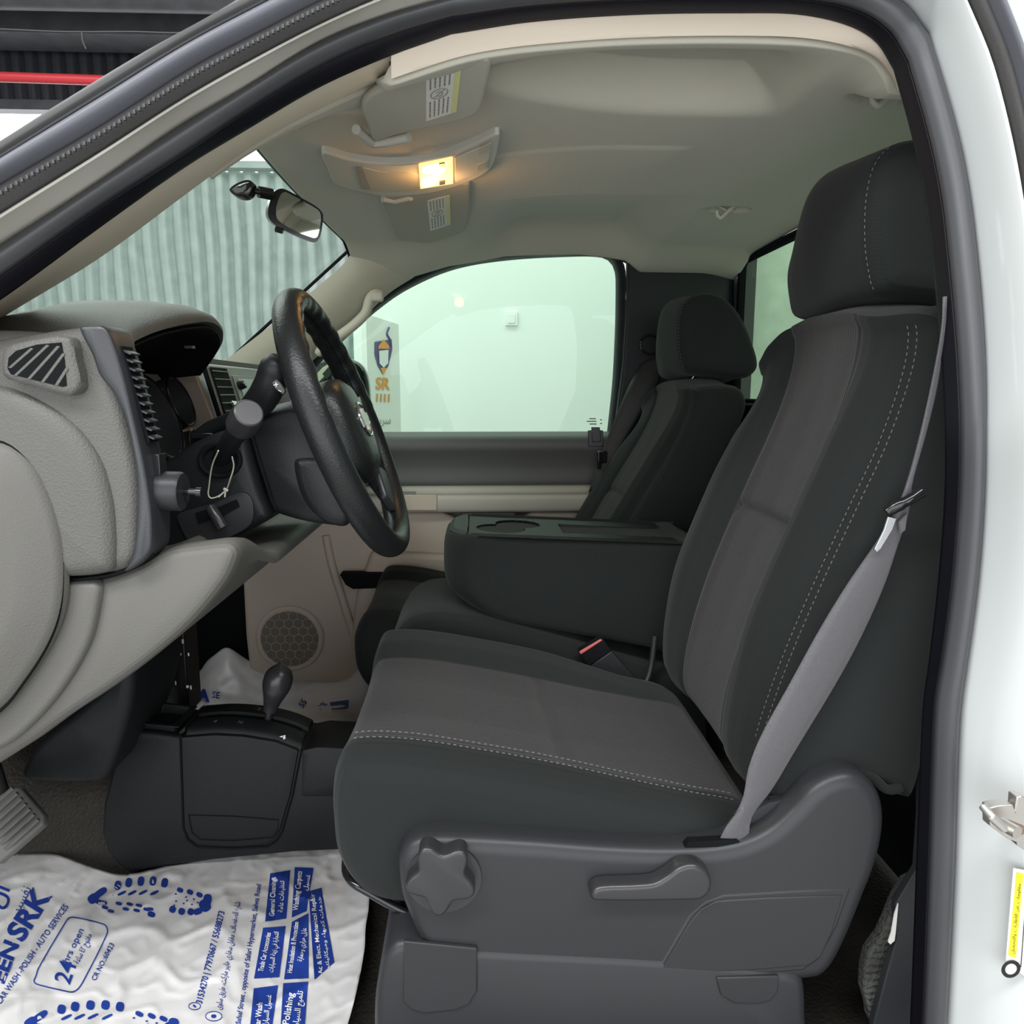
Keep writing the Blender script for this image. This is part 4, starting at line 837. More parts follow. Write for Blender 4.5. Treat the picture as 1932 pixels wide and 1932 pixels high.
# under-dash: black structure, harness, bracket
kp = obj('kick_panel', pill(prof([(52, 1445), (85, 1395), (150, 1340), (215, 1280), (258, 1225), (262, 1300), (235, 1400), (212, 1455), (196, 1466), (70, 1466), (52, 1458)], 1.22), [(1.20, .012), (1.205, .004), (1.212, 0), (1.40, 0)], 80), 'console', da, sm=50, label='black lower panel beside the tunnel')
obj('support_bracket', join(box(P(330, 1235, 1.52), (.035, .05, .26)), box(P(352, 1215, 1.52), (.02, .07, .28)), box(P(308, 1290, 1.50), (.012, .03, .06))), 'scuff', da, bevel=.003)
obj('bracket_scratches', join(*[box(P(random.Random(i).uniform(322, 362), random.Random(i+50).uniform(1170, 1300), 1.478), (.001+.004*random.Random(i+9).random(), .001, .002+.014*random.Random(i+7).random())) for i in range(12)]), 'paper', da)
obj('wiring', join(tube(cr([P(250, 1300, 1.40), P(262, 1270, 1.42), P(290, 1255, 1.45), P(320, 1262, 1.48)], 16), .003, 8), tube(cr([P(252, 1345, 1.36), P(250, 1310, 1.38), P(268, 1286, 1.42), P(300, 1270, 1.46)], 16), .002, 8)), 'wire', da)
obj('red_wire', tube(cr([P(256, 1340, 1.40), P(270, 1325, 1.42), P(285, 1312, 1.45)], 10), .0032, 8), 'redwire', da)

# ================================================================== STEERING
sw = thing('steering_wheel', P(658, 800, 1.1), 'black leather steering wheel tilted towards the driver seat', 'steering wheel')
WC = P(656, 803, 1.1); tl = R(20.5)
wu = V((-sin(tl), 0, cos(tl))); wy = V((0, 1, 0)); wn = V((cos(tl), 0, sin(tl)))
RM = .186
def rimp(a, r=RM): return WC+wu*(r*cos(a))+wy*(-r*sin(a))
nr = 160; rows = []
for i in range(nr+1):
    a = 2*pi*i/nr; c = rimp(a); rad = (rimp(a)-WC).normalized(); row = []
    # finger bumps on the inside edge of the upper half
    bump = .0009*sin(a*34)*(1 if abs(((a+pi) % (2*pi))-pi) < 1.5 else 0)
    for k in range(24):
        b = 2*pi*k/24; rr = .0178+(bump if cos(b) < .2 else 0); row.append(c+rad*cos(b)*rr+wn*sin(b)*rr*1.12)
    rows.append(row)
obj('rim', loft(rows, True), 'leather', sw, sm=70)
obj('rim_seam', join(tube([rimp(2*pi*i/90, RM-.0176)+wn*.004 for i in range(90)], .0008, 5, closed=True)), 'black', sw)
def spoke(a, w0, w1, r0, r1, z0, z1):
    d = wu*cos(a)-wy*sin(a); e = wu*sin(a)+wy*cos(a)
    rows = []
    for i in range(9):
        t = i/8; w_ = lerp(w0, w1, t)-.010*sin(pi*t); c = WC+d*lerp(r0, r1, t)+wn*lerp(z0, z1, t)
        rows.append([c+e*(w_*cos(b))+wn*(.010*sin(b)) for b in [2*pi*k/16 for k in range(16)]])
    return loft(rows, True, True)
for a in (R(80), R(-80), R(142), R(-142)):
    obj('spoke', spoke(a, .034, .026, .055, RM-.006, -.012, -.002), 'column', sw, sm=60)
pad = [(.070, .052), (.085, .0), (.078, -.050), (.050, -.080), (0, -.088), (-.050, -.080), (-.078, -.050), (-.085, .0), (-.070, .052), (-.03, .068), (.03, .068)]
pr = cr([V((a, b, 0)) for a, b in pad], 60, True); rows = []
for s_, h in ((.96, -.05), (1, -.035), (1.0, .0), (.95, .012), (.80, .020), (.5, .025), (.1, .027)):
    rows.append([WC+wy*(-v.x*s_)+wu*(v.y*s_)+wn*h for v in pr])
hb = obj('airbag_cover', loft(rows, True, True), 'leather', sw, sm=60)
em_ = [(-.026, .009), (-.010, .009), (-.010, .016), (.010, .016), (.010, .009), (.026, .009), (.020, -.009), (.008, -.009), (.008, -.016), (-.008, -.016), (-.008, -.009), (-.020, -.009)]
obj('emblem_ring', tube([WC+wn*.026+wy*(.034*cos(a))+wu*(.025*sin(a)) for a in [2*pi*i/40 for i in range(40)]], .0022, 8, closed=True), 'chrome', hb)
obj('emblem', prism([WC+wn*.026+wy*(-x)+wu*z for x, z in em_], wn*.003), 'steel', hb)
obj('spoke_insert', prism([WC+wy*.10+wu*.035+wn*.006, WC+wy*.15+wu*.045+wn*.006, WC+wy*.155+wu*.01+wn*.006, WC+wy*.105+wu*-.005+wn*.006], wn*.006), 'gloss', sw, bevel=.003)
obj('lower_insert', prism([WC+wy*y_+wu*u_+wn*-.004 for y_, u_ in ((.07, -.07), (.125, -.085), (.115, -.125), (.075, -.150), (.045, -.12))], wn*.012), 'bezel', sw, bevel=.005)

sc = thing('steering_column', P(450, 900, 1.1), 'black steering column cover with stalks and tilt lever behind the wheel', 'steering column')
Y1, Y2 = 1.02, 1.20
fc_ = [(474, 800), (500, 775), (545, 757), (590, 762), (625, 790), (645, 850), (660, 930), (655, 985), (600, 985), (545, 972), (518, 958), (505, 915), (490, 870)]
obj('front_shroud', pill(prof(fc_, 1.03), [(.992, .016), (.996, .010), (1.006, .004), (1.02, .001), (1.06, 0), (1.14, 0), (1.17, .003), (1.19, .010), (1.20, .016)], 110), 'column', sc, sm=60)
obj('shroud_cup', pill(prof([(556, 868), (575, 860), (620, 866), (660, 900), (668, 965), (655, 990), (620, 985), (590, 965), (566, 925)], 1.0), [(.985, .012), (.988, .005), (.995, 0), (1.05, 0)], 60), 'column', sc, sm=60)
rc = [(288, 884), (330, 866), (380, 832), (440, 808), (476, 806), (494, 870), (508, 918), (524, 966), (500, 984), (440, 1012), (390, 1030), (350, 1034), (320, 1022), (302, 1000), (292, 940)]
rs = obj('rear_shroud', pill(prof(rc, 1.03), [(.990, .012), (.992, .006), (1.0, .001), (1.01, 0), (1.19, 0), (1.20, .008)], 110), 'column', sc, sm=50)
obj('shroud_seam', tube(cr([P(a, b, .992) for a, b in [(472, 812), (486, 860), (500, 905), (513, 945), (522, 962)]], 20), .0022, 6), 'black', sc)
obj('boot_ring', tube([P(415+37*cos(a), 868+30*sin(a), .988) for a in [2*pi*i/36 for i in range(36)]], .004, 8, closed=True), 'black', rs)
obj('boot_recess', prism([P(415+35*cos(a), 868+29*sin(a), .9895) for a in [2*pi*i/36 for i in range(36)]], (0, .002, 0)), 'black', rs)
obj('lever_recess', pill(prof([(333, 975), (345, 966), (400, 950), (450, 930), (466, 932), (476, 950), (474, 985), (450, 1005), (380, 1034), (362, 1030), (345, 1005)], .985), [(.986, .003), (.9865, 0), (.992, 0)], 60), 'shield', rs, sm=50)
obj('lever_slot', join(prism(PL([(368, 968), (392, 960), (400, 980), (374, 988)], .9845), (0, .002, 0)), prism(PL([(410, 958), (446, 942), (452, 956), (420, 974)], .9845), (0, .002, 0))), 'black', rs)
obj('tilt_lever', tube(cr([P(398, 958, .978), P(408, 975, .972), P(420, 996, .970)], 8), [.0075]*8, 12), 'knob', sc)
tlv = obj('turn_stalk', join(tube([P(416, 868, 1.0), P(440, 825, .945), P(462, 793, .90)], [.0125, .0125, .014], 18)), 'column', sc, sm=40)
obj('stalk_cap', tube([P(455, 803, .908), P(463, 790, .893), P(470, 778, .880)], [.0185, .0185, .0172], 24), 'knob', tlv, bevel=.002)
gs = obj('gear_selector', tube(cr([P(366, 828, 1.03), P(400, 810, 1.03), P(445, 790, 1.01), P(486, 762, .985), P(507, 730, .97), P(518, 700, .965), P(528, 678, .96)], 34), [.008+.001*min(i, 4) for i in range(12)]+[.012+.0008*i for i in range(10)]+[.0195]*3+[.0198]*7+[.017, .013], 16), 'column', sc, sm=60, label='black curved gear selector with plus and minus buttons')
obj('shift_button', prism(PL([(508, 716), (514, 707), (530, 722), (540, 738), (534, 746), (518, 734)], .949), (0, .004, 0)), 'knob', gs, bevel=.0015)
obj('plus_mark', join(prism(PL([(516, 726), (525, 724), (525, 725.5), (516, 727.5)], .9485), (0, .0005, 0)), prism(PL([(519.5, 721), (521, 721), (522, 730), (520.5, 730)], .9485), (0, .0005, 0))), 'paper', gs)
obj('minus_mark', prism(PL([(525, 736), (531, 738), (531, 739.2), (525, 737.2)], .9485), (0, .0005, 0)), 'paper', gs)
obj('hazard_tab', box(P(385, 822, 1.02), (.03, .02, .008)), 'gloss', sc, bevel=.002)
st_ = cr([P(a, b, c) for a, b, c in [(412, 850, .93), (400, 880, .955), (394, 920, .972), (393, 934, .975), (398, 940, .975), (412, 936, .975), (426, 925, .975), (434, 905, .96), (441, 880, .95), (438, 862, .94)]], 50)
obj('string_loop', join(tube(st_, .0009, 6), tube([P(426, 925, .974), P(412, 938, .972)], .001, 5), tube([P(426, 922, .974), P(424, 938, .972)], .001, 5), tube([P(422, 922, .973), P(430, 926, .973)], .0018, 6)), 'string', label='pale string loop knotted around the turn signal stalk', cat='string')
# ================================================================== FLOOR CONSOLE with transfer lever
fc = thing('floor_console', P(420, 1600, 1.35), 'low black floor console with gear lever between the footwells', 'console')
YC = 1.30
body = [(238, 1378), (290, 1381), (338, 1388), (344, 1386), (405, 1382), (450, 1384), (500, 1391), (540, 1402), (566, 1413), (600, 1414), (700, 1419), (720, 1560), (700, 1600), (560, 1606), (405, 1621), (320, 1632), (245, 1646), (222, 1628), (205, 1606), (194, 1572), (198, 1514), (219, 1433)]
obj('console_body', pill(prof(body, YC), [(YC-.004, .006), (YC-.003, .003), (YC, .0005), (YC+.004, 0), (YC+.11, 0), (YC+.118, .008)], 160, smooth=False), 'console', fc, sm=45)
obj('side_panel', pill(prof([(342, 1390), (405, 1385), (460, 1388), (520, 1398), (564, 1415), (548, 1500), (528, 1568), (518, 1582), (500, 1592), (440, 1596), (372, 1592), (356, 1580), (348, 1562)], YC-.006), [(YC-.0085, .004), (YC-.008, .0015), (YC-.005, 0), (YC, 0)], 120, smooth=False), 'console', fc, sm=45)
obj('pocket_seam', tube([P(a, b, YC-.0090) for a, b in [(356, 1538), (440, 1540), (526, 1547), (524, 1566), (514, 1580), (440, 1586), (378, 1584), (362, 1570), (356, 1538)]], .0011, 6), 'black', fc)
obj('panel_gap', join(tube(PL([(340, 1386), (346, 1560), (354, 1584), (372, 1598), (440, 1601), (505, 1597), (522, 1586), (532, 1570), (552, 1500), (569, 1414)], YC-.0055), .0020, 6)), 'black', fc)
zt_ = lambda px, py: P(px, py, YC).z
def ptop(px, py, yo): return P(px, py, YC)+V((0, yo, 0))
obj('rear_block', pill(prof([(572, 1414), (600, 1408), (720, 1414), (720, 1500), (570, 1500)], YC), [(YC-.006, .004), (YC-.004, 0), (YC+.11, 0), (YC+.115, .004)], 60, smooth=False), 'console', fc, sm=45)
# tray with a real hollow
t0 = [ptop(a, b, 0) for a, b in [(244, 1370), (338, 1378)]]
def trayf(u, v):
    p = t0[0].lerp(t0[1], u)+V((.02*v*(1-u), .09*v, .004)); d = .045*sst(.07, .13, u)*(1-sst(.80, .86, u))*sst(.12, .2, v)*(1-sst(.84, .92, v)); return p+V((0, 0, -d+.003))
obj('tray', grid(trayf, 60, 50), 'console', fc, sm=50, solid=.002)
obj('tray_end_wall', prism([ptop(338, 1380, -.002), ptop(338, 1388, -.002), ptop(350, 1380, -.002), ptop(350, 1370, -.002)], (.0, .10, 0)), 'console', fc, bevel=.002)
arc = cr([ptop(a, b, 0) for a, b in [(352, 1380), (405, 1376), (450, 1378), (500, 1385), (540, 1396), (568, 1408)]], 40)
obj('gate_plate', loft([[p+V((0, y, z)) for p in arc] for y, z in ((-.002, -.012), (.0, -.002), (.006, .004), (.040, .006), (.044, .001), (.058, .001), (.062, .007), (.098, .007), (.104, 0), (.104, -.02))]), 'console', fc, sm=50)
obj('gate_slot', loft([[p+V((0, y, .0025)) for p in arc[3:-2]] for y in (.0445, .0575)]), 'black', fc, solid=.001)
M['gatemark'] = mat('gate_markings', (.33, .33, .33), .6)
def GP_(px, py): return P(px, py, Z=P(450, 1384, YC).z+.0085)
def onarc(u, y, h=.0075):
    i = min(max(u, 0), 1)*39; k = min(int(i), 38); return arc[k].lerp(arc[k+1], i-k)+V((0, y, h))
def gtext(s, u0, u1, y):
    vs, fs, asp = textmesh(s); return [onarc(u0+(u1-u0)*x, y+yy*.016, .0078) for x, yy in vs], fs
obj('gate_numerals', join(gtext('4', .20, .235, .012), gtext('N', .42, .455, .012), gtext('2', .50, .53, .075)), 'gatemark', fc)
obj('gate_numeral', textquad('4', (527, 1393), (539, 1396), 8, lambda x, y: P(x, y, YC)+V((0, -.001, .001)), .0), 'paper', fc)
lev = cr([P(502, 1378, 1.35), P(507, 1350, 1.35), P(513, 1325, 1.35), P(520, 1300, 1.345), P(525, 1282, 1.345), P(528, 1262, 1.345), P(529, 1249, 1.345)], 30)
lv = obj('gear_lever', tube(lev[:10], .0065, 12), 'knob', fc)
LR = [.0125, .0130, .0140, .0150, .0162, .0175, .0190, .0205, .0220, .0238, .0252, .0262, .0268, .0268, .0264, .0252, .0232, .0198, .0145, .0070, .001]
obj('lever_knob', tube(lin(lev[8:], 21), LR, 24), 'knob', lv, sm=60)

# ================================================================== PLASTIC FOOT MATS
ZM = ZF+.016
def wr(x, y, s=0):
    n1 = noise.noise(V((x*7+s, y*9, .3))); n2 = noise.noise(V((x*19, y*22+s, 1.7))); n3 = 1-abs(noise.noise(V((x*11+3+s, y*8, 5.1))))*2; n4 = 1-abs(noise.noise(V((x*26+3, y*21+s, 8.1))))*2
    return .0045*n1+.0012*n2+.006*max(0, n3-.72)*3+.0022*max(0, n4-.65)*3
topc = cr([V((a, b, 0)) for a, b in [(-260, 1660), (-120, 1625), (0, 1612), (50, 1610), (105, 1612), (170, 1635), (232, 1650), (330, 1630), (420, 1614), (500, 1605), (620, 1597), (652, 1598)]], 161)
rgt = cr([V((a, b, 0)) for a, b in [(652, 1598), (668, 1640), (694, 1680), (696, 1720), (690, 1760), (688, 1800), (676, 1868), (660, 1932), (640, 2000), (620, 2120)]], 101)
def hmat(x, y):
    return ZM+.006+wr(x, y)
def MP(px, py, up=0):
    """pixel on the crumpled sheet"""
    z = ZM+.008
    for _ in range(3):
        p = P(px, py, Z=z); z = hmat(p.x, p.y)
    p = P(px, py, Z=z); p.z += up; return p
def matf(u, v):
    a = topc[min(int(round(u*160)), 160)]; e = rgt[min(int(round(v*100)), 100)]; y = a.y+(2120-a.y)*v; x = lerp(a.x, a.x*1.12-60, v) if False else a.x
    x = -260+(e.x+260)*((a.x+260)/(652+260)); yy = lerp(a.y, 2120, (e.y-1598)/(2120-1598))
    p = MP(x, yy)
    edge = max(0, (u-.93)/.07)
    p.z += .010*edge*edge
    if v < .03: p.z -= 0
    return p
pm = thing('plastic_foot_mat', P(400, 1800, Z=ZM), 'crumpled white plastic foot mat with blue printing in the driver footwell', 'foot mat', 'printed plastic foot mats')
obj('sheet', grid(matf, 160, 100), 'plastic', pm, sm=70, solid=.0006)
UP = .0016
m2 = lambda x, y: MP(x, y, UP); m3 = lambda x, y: MP(x, y, UP+.0011)
def Z5(x, y): return (x*.3727, 1560+y*.3727)
ink = []
def T5(s, a, b, h, bold=.012, mp=m2): return textquad(s, Z5(*a), Z5(*b), h*.3727, mp, bold)
ink += [T5('EEN', (12, 1130+0-380), (75, 600), 70, .03), T5('SRK', (122, 570), (200, 355), 95, .03)]
ink = [T5('EEN', (18, 800), (95, 600), 75, .035), T5('SRK', (112, 590), (262, 350), 100, .035),
       T5('CAR WASH -POLISH - AUTO SERVICES', (2, 905), (348, 408), 30, .012), T5('24', (352, 805), (388, 700), 85, .012), T5('hrs open', (345, 695), (425, 528), 34, .006),
       T5('مفتوح ٢٤ ساعة', (398, 700), (466, 552), 30, .01), T5('CR NO.:60423', (484, 785), (580, 600), 26, .012), T5('نفسير', (95, 445), (160, 320), 50, .0),
       T5('31534270 | 77970667 / 55688273', (1022, 900), (1138, 435), 32, .02), T5('شارع الصفصاف، مقابل سفاري هايبر ماركت، طريق سلوى', (1118, 930), (1218, 385), 30, .008),
       T5('Al Safsaf Street , opposite of Safari Hypermarket, Salwa Road', (1212, 1040), (1322, 296), 26, .014), T5('ال', (5, 420), (50, 320), 70, .02)]
def strip(pts, w_, mp=m2, closed=True, nseg=120):
    """printed line of pixel width w_ along z5 points"""
    q = cr([V((*Z5(*p), 0)) for p in pts], nseg, closed); rows = []; n = len(q)
    for i, p in enumerate(q):
        a = q[i-1] if closed or i else q[0]; b = q[(i+1) % n] if closed or i < n-1 else q[-1]; t = (b-a).normalized(); nn = V((-t.y, t.x, 0))*w_/2
        rows.append([mp(p.x+nn.x, p.y+nn.y), mp(p.x-nn.x, p.y-nn.y)])
    if closed: rows.append(rows[0])
    return loft(rows)
ink.append(strip([(182, 760), (195, 720), (330, 490), (350, 465), (380, 462), (520, 495), (540, 510), (542, 545), (430, 770), (395, 825), (365, 840), (330, 835), (185, 800), (172, 785)], 2.2))
def patch(q, n=14, mp=m2, r=.0):
    """filled quad on the sheet from four z5 corners"""
    a, b, c, d = [V((*Z5(*p), 0)) for p in q]
    def f(u, v):
        p = a.lerp(b, u).lerp(d.lerp(c, u), v); return mp(p.x, p.y)
    return grid(f, n, n)
pq = [[(1368, 240), (1470, 223), (1450, 468), (1342, 483)], [(1492, 208), (1588, 212), (1552, 430), (1477, 463)], [(1332, 515), (1446, 506), (1414, 765), (1286, 772)], [(1478, 485), (1562, 440), (1562, 770), (1438, 776)],
      [(1562, 330), (1628, 312), (1692, 690), (1592, 778)], [(1285, 822), (1408, 806), (1372, 1060), (1262, 1060)], [(1434, 796), (1560, 788), (1540, 1060), (1418, 1060)]]
panels = [patch(q) for q in pq]
pr_ = obj('printed_lettering', join(*ink), 'ink', pm)
obj('printed_panels', join(*panels), 'ink', pm)
wt = [T5('General Cleanings', (1388, 460), (1398, 262), 26, .015, m3), T5('تنظيفات عامة', (1432, 440), (1440, 280), 24, .01, m3), T5('Washing Carpets', (1508, 432), (1530, 232), 28, .015, m3), T5('غسيل', (1555, 330), (1572, 250), 22, .01, m3),
      T5('Trade Car Accessories', (1332, 742), (1372, 545), 26, .015, m3), T5('التجارة في زينة السيارات', (1382, 745), (1412, 540), 24, .01, m3), T5('Heat Insulation & Protection', (1478, 748), (1512, 490), 25, .012, m3), T5('عازل حراري وحماية', (1530, 690), (1552, 520), 24, .01, m3),
      T5('Ac & Elect. Mechanical Repair', (1634, 752), (1592, 345), 22, .008, m3), T5('خدمات كهرباء وميكانيك', (1668, 720), (1625, 360), 18, .006, m3), T5('Car Wash', (1316, 1030), (1330, 900), 30, .015, m3), T5('غسيل السيارات', (1350, 1040), (1375, 860), 26, .01, m3),
      T5('Polishing', (1462, 1010), (1488, 850), 34, .015, m3), T5('تلميع السيارات', (1505, 1060), (1535, 840), 30, .01, m3)]
obj('white_lettering', join(*wt), 'paper', pm)
# shoe prints
def blob(cx, cy, rx, ry, rot=0, n=18, p=2.6):
    pts = []
    for i in range(n):
        a = 2*pi*i/n; ex = abs(cos(a))**(2/p)*(1 if cos(a) > 0 else -1)*rx; ey = abs(sin(a))**(2/p)*(1 if sin(a) > 0 else -1)*ry
        c, s_ = cos(R(rot)), sin(R(rot)); pts.append(MP(*Z5(cx+ex*c-ey*s_, cy+ex*s_+ey*c), UP))
    return pts, [tuple(range(n))]
def shoe(ox, oy, sx=1, flip=1):
    b = []
    def B(x, y, rx, ry, rot=0): b.append(blob(ox+x*sx, oy+y*flip, rx*sx, ry, rot*flip))
    for i, (x, y) in enumerate(((155, 38), (210, 24), (272, 17), (333, 16), (392, 25))): B(x, y, 17, 24, -72+i*9 if False else 10)
    B(30, 105, 28, 24, -35); B(66, 75, 38, 17, -35); B(72, 125, 30, 12, 10)
    for x, y in ((175, 78), (228, 76), (282, 74), (340, 76)): B(x, y, 24, 7, -25)
    for x, y in ((90, 150), (160, 130), (215, 133), (262, 140), (120, 168), (195, 158), (250, 165), (300, 160)): B(x, y, 17, 8, 15)
    B(325, 185, 20, 14, 20); B(318, 158, 18, 8, 5)
    for x, y in ((470, 62), (520, 72), (568, 86)): B(x, y, 17, 12, 25)
    for x, y in ((432, 160), (478, 170), (524, 172)): B(x, y, 17, 17, -60)
    B(596, 140, 32, 28, 60); B(608, 112, 22, 30, 10); B(560, 170, 24, 16, -20)
    for x, y in ((448, 82), (500, 98), (540, 108), (450, 118), (488, 130), (530, 135), (560, 125), (440, 140), (505, 115)): B(x, y, 5, 4)
    return join(*b)
obj('shoe_print', shoe(442, 262), 'ink', pm)
obj('shoe_print', shoe(118, 890, 1.25), 'ink', pm)
obj('location_mark', join(strip([(1082+42*cos(a), 963+24*sin(a)) for a in [2*pi*i/16 for i in range(16)]], 1.4, nseg=40), blob(1082, 963, 13, 9), strip([(985+30*cos(a), 912+18*sin(a)) for a in [2*pi*i/16 for i in range(16)]], 1.4, nseg=40), blob(985, 912, 10, 5, 40)), 'ink', pm)
# mat in the far footwell
def far(u, v):
    x = lerp(250, 700, u); y = lerp(1283, 1372, v); p = P(x, y, Z=ZF+.004)
    h = .010+.010*noise.noise(V((p.x*9, p.y*9, 2)))+.006*noise.noise(V((p.x*25, p.y*25, 2)))
    h += .085*math.exp(-((x-432)/34)**2)*(1-sst(.0, .60, v)) + .03*math.exp(-((x-395)/22)**2)*(1-sst(.3, .9, v))+.035*math.exp(-((x-500)/50)**2)*(1-sst(.0, .6, v))+.05*math.exp(-((x-690)/30)**2)*(1-sst(.2, .9, v))
    p.z += max(.003, h); return p
pf_ = thing('plastic_foot_mat', P(450, 1320, Z=ZF), 'crumpled white plastic foot mat in the far passenger footwell', 'foot mat', 'printed plastic foot mats')
obj('sheet', grid(far, 120, 50), 'plastic', pf_, sm=70, solid=.0006)
def FP(px, py):
    v_ = (py-1283)/89; u_ = (px-250)/450; 
    p = P(px, py, Z=ZF+.02)
    for _ in range(3):
        q = far(min(max((P(px, py, Z=p.z).x*0+px-250)/450, 0), 1), v_); p = P(px, py, Z=q.z)
    p.z += .003; return p
obj('printed_lettering', join(textquad('A', (368, 1322), (396, 1326), 22, FP, .04), textquad('SE', (400, 1318), (414, 1320), 12, FP, .02), textquad('55', (572, 1338), (580, 1326), 12, FP, .02), textquad('POL', (606, 1342), (618, 1330), 10, FP, .02)), 'ink', pf_)
def fpatch(q):
    a, b, c, d = [V((*p, 0)) for p in q]; return grid(lambda u, v: FP(*(a.lerp(b, u).lerp(d.lerp(c, u), v)).xy), 8, 5)
obj('printed_panels', join(fpatch([(622, 1327), (658, 1322), (658, 1337), (626, 1340)])), 'ink', pf_)

# ================================================================== PEDALS
bp_ = thing('brake_pedal', P(40, 1560, 1.02), 'ribbed grey rubber brake pedal at the edge of the driver footwell', 'pedal')
pad_ = [(-70, 1560), (-10, 1505), (24, 1484), (38, 1486), (83, 1538), (82, 1556), (-2, 1628), (-60, 1640)]
a3 = [P(x, y, 1.02+(.05*(1628-y)/140)) for x, y in pad_]
pb_ = obj('pedal_pad', prism(a3, (0, .014, -.010)), 'pedal', bp_, bevel=.004)
for i in range(7):
    t = i/6; p = P(lerp(20, 68, t)-6, lerp(1496, 1556, t), 1.0+.05*(1628-lerp(1496, 1556, t))/140); q = P(lerp(20, 68, t)-70, lerp(1496, 1556, t)+58, 1.0+.05*(1628-lerp(1496, 1556, t)-58)/140)
    obj('rubber_rib', tube([p+V((0, .014, 0)), q+V((0, .014, 0))], .0032, 6), 'pedal', pb_)
obj('pedal_arm', tube([P(-60, 1380, 1.25), P(-10, 1450, 1.18), P(10, 1520, 1.09)], .011, 12), 'wire', bp_)

# ================================================================== VISORS, OVERHEAD CONSOLE, MIRROR
def plate(px, Z, h): return prism([P(a, b, Z=Z) for a, b in px], (0, 0, h))
def rnd(px, n=60): return [(v.x, v.y) for v in cr([V((a, b, 0)) for a, b in px], n, True)]
def visor(label, outline, Z, labq, hingepts, nm):
    z = EYE.z+Z; o = thing('sun_visor', P(*outline[0], Z=z), label, 'sun visor', 'sun visors')
    obj('visor_panel', plate(rnd(outline), z, .012), 'visor', o, bevel=.005, sm=50)
    lb = obj('warning_label', plate(labq, z-.0008, .0006), 'paper', o, label='white and yellow warning label')
    a, b, c, d = [V((*p, 0)) for p in labq]
    def m(x, y): # x along the label, y across, 0..1
        p = a.lerp(b, y).lerp(d.lerp(c, y), x); q = P(p.x, p.y, Z=z-.0012); return q
    obj('label_heading', prism([m(.0, .82), m(.0, 1), m(1, 1), m(1, .82)], (0, 0, .0003)), 'pale', lb)
    ln = []
    for k in range(5):
        y0 = .10+.14*k
        for (s0, s1) in ((.05, .36), (.62, .95)):
            x = s0; rr = random.Random(k*7+int(s0*10))
            while x < s1: w_ = rr.uniform(.02, .06); ln.append(prism([m(x, y0), m(x, y0+.05), m(min(x+w_, s1), y0+.05), m(min(x+w_, s1), y0)], (0, 0, .0002))); x += w_+.012
    ln.append(tube([m(.49+.10*cos(t), .40+.26*sin(t)) for t in [2*pi*i/20 for i in range(20)]], .0006, 4, closed=True))
    ln.append(tube([m(.42, .58), m(.56, .22)], .0006, 4))
    ln.append(tube(cr([m(.46, .30), m(.44, .42), m(.50, .50), m(.55, .42), m(.52, .32)], 10), .0006, 4))
    obj('label_print', join(*ln), 'inkgrey', lb)
    obj('visor_hinge', join(tube([P(x, y, Z=z-.0) for x, y in hingepts], .007, 10)), 'oh', o)
    return o
visor('large grey sun visor above the driver side with a warning label', [(682, 200), (708, 176), (800, 137), (922, 110), (927, 120), (917, 170), (908, 205), (895, 219), (850, 232), (760, 252), (712, 268), (700, 264), (692, 235)], .372,
      [(804, 140), (871, 124), (861, 211), (804, 229)], [(672, 244), (702, 270), (730, 268), (772, 259)], 0)
visor('smaller looking grey sun visor hanging beyond the overhead lamp console', [(718, 378), (760, 366), (820, 356), (886, 346), (888, 352), (883, 418), (872, 438), (830, 452), (808, 459), (790, 458), (772, 453), (752, 455), (744, 445), (732, 415)], .392,
      [(806, 379), (849, 368), (850, 424), (812, 436)], [(722, 374), (745, 379), (775, 372)], 1)
zo = EYE.z+.388
oc = thing('overhead_console', P(780, 340, Z=zo), 'slim overhead console with a lit amber map lamp between the visors', 'lamp')
OC = [(606, 290), (660, 303), (738, 312), (816, 303), (893, 274), (935, 254), (943, 254), (942, 272), (931, 312), (916, 328), (874, 348), (830, 361), (777, 369), (735, 371), (699, 366), (655, 356), (630, 346), (618, 320)]
obj('console_shell', plate(rnd(OC, 90), zo, .04), 'oh', oc, bevel=.005, sm=50)
obj('storage_hollow', plate(rnd([(672, 320), (684, 317), (720, 325), (788, 330), (792, 356), (770, 362), (715, 362), (682, 356)], 40), zo-.001, .002), 'tanfar', oc, bevel=.0008)
obj('hollow_shade', plate([(672, 318), (684, 317), (700, 358), (682, 357)], zo-.002, .001), 'taupe', oc)
ml = obj('map_lamp_lens', plate([(790, 314), (854, 301), (855, 347), (793, 357)], zo-.005, .005), 'lensy', oc, bevel=.0015, label='glowing amber lamp lens')
obj('lamp_core', plate(rnd([(797, 318), (824, 313), (826, 322), (800, 328)], 24), zo-.0062, .001), 'lensb', ml); obj('lamp_core', plate(rnd([(797, 340), (822, 336), (824, 346), (798, 352)], 24), zo-.0062, .001), 'lensb', ml)
obj('lamp_switch', plate([(828, 310), (839, 308), (840, 315), (829, 317)], zo-.007, .003), 'rub', ml); obj('lamp_switch', plate([(829, 343), (840, 341), (840, 348), (829, 350)], zo-.007, .003), 'rub', ml)
fp_ = obj('blank_panel', plate([(858, 299), (927, 271), (921, 318), (859, 345)], zo-.003, .003), 'oh', oc, bevel=.001)
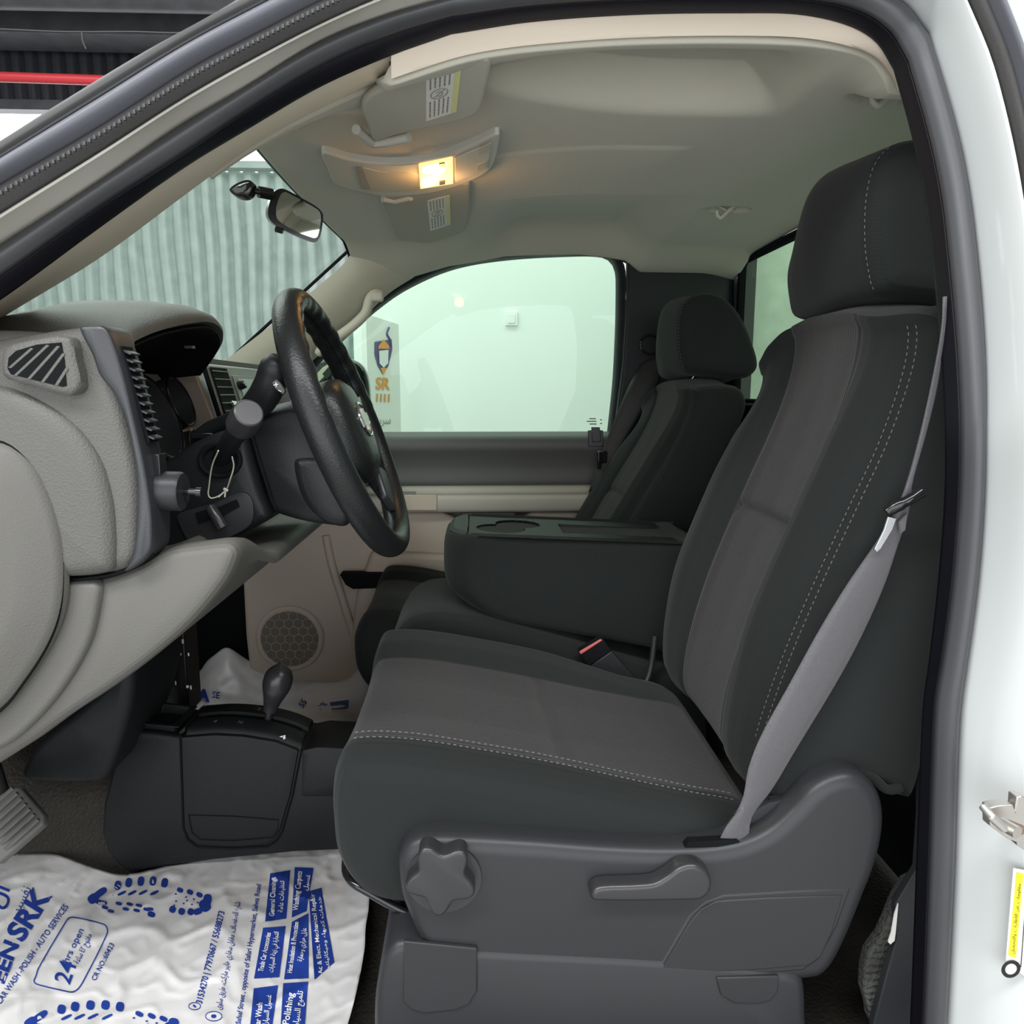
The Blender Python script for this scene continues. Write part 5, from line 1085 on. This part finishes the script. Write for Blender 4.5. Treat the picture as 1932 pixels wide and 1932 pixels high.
obj('button', plate([(905, 280), (923, 273), (921, 288), (903, 293)], zo-.0045, .002), 'tanfar', fp_); obj('button', plate([(901, 312), (918, 304), (916, 317), (900, 324)], zo-.0045, .002), 'tanfar', fp_)
ll = bpy.data.lights.new('map_lamp', 'POINT'); ll.energy = .45; ll.color = (1, .5, .16); ll.shadow_soft_size = .02
lo = bpy.data.objects.new('map_lamp', ll); COL.objects.link(lo); lo.location = P(822, 330, Z=zo)+V((0, 0, -.03))

rm = thing('rear_view_mirror', P(470, 360, 1.32), 'black rear view mirror on its stalk under the windscreen header', 'mirror')
YM = 1.34
RMO = [(506, 408), (508, 385), (517, 362), (528, 356), (538, 357), (570, 374), (600, 392), (609, 404), (609, 420), (604, 446), (597, 456), (588, 457), (550, 441), (518, 424)]
def rmp(px, py, o=0): return P(px, py, YM+.0009*(px-505)*.35+o)
ro = rnd(RMO, 70)
obj('mirror_housing', loft([[rmp(a, b, .0) for a, b in [(557+(x-557)*k, 407+(y-407)*k) for x, y in ro]] if True else 0 for k in (1,)]+[[rmp(x, y, .006) for x, y in ro], [rmp(557+(x-557)*.97-6, 407+(y-407)*.97, .03) for x, y in ro], [rmp(557+(x-557)*.75-10, 407+(y-407)*.75, .045) for x, y in ro]], True, True), 'gloss', rm, sm=60)
mg = [(521, 397), (523, 384), (530, 367), (537, 362), (545, 365), (575, 381), (600, 396), (605, 404), (605, 418), (600, 444), (596, 449), (588, 448), (555, 435), (524, 414)]
obj('mirror_glass', prism([rmp(x, y, -.0015) for x, y in rnd(mg, 50)], (0, .001, 0)), 'mirror', rm)
obj('mirror_stalk', join(tube([P(466, 357, 1.32), P(490, 362, 1.33)], .005, 10), tube([P(488, 362, 1.33), P(513, 367, 1.345)], .0095, 14)), 'gloss', rm)
obj('stalk_mount', pill(prof([(436, 362), (448, 350), (470, 342), (480, 346), (480, 362), (470, 374), (450, 374)], 1.32), [(1.305, .006), (1.308, .001), (1.315, 0), (1.33, 0)], 30), 'gloss', rm)
obj('dip_tab', tube([P(520, 432, 1.34), P(534, 436, 1.34)], .005, 8), 'gloss', rm)
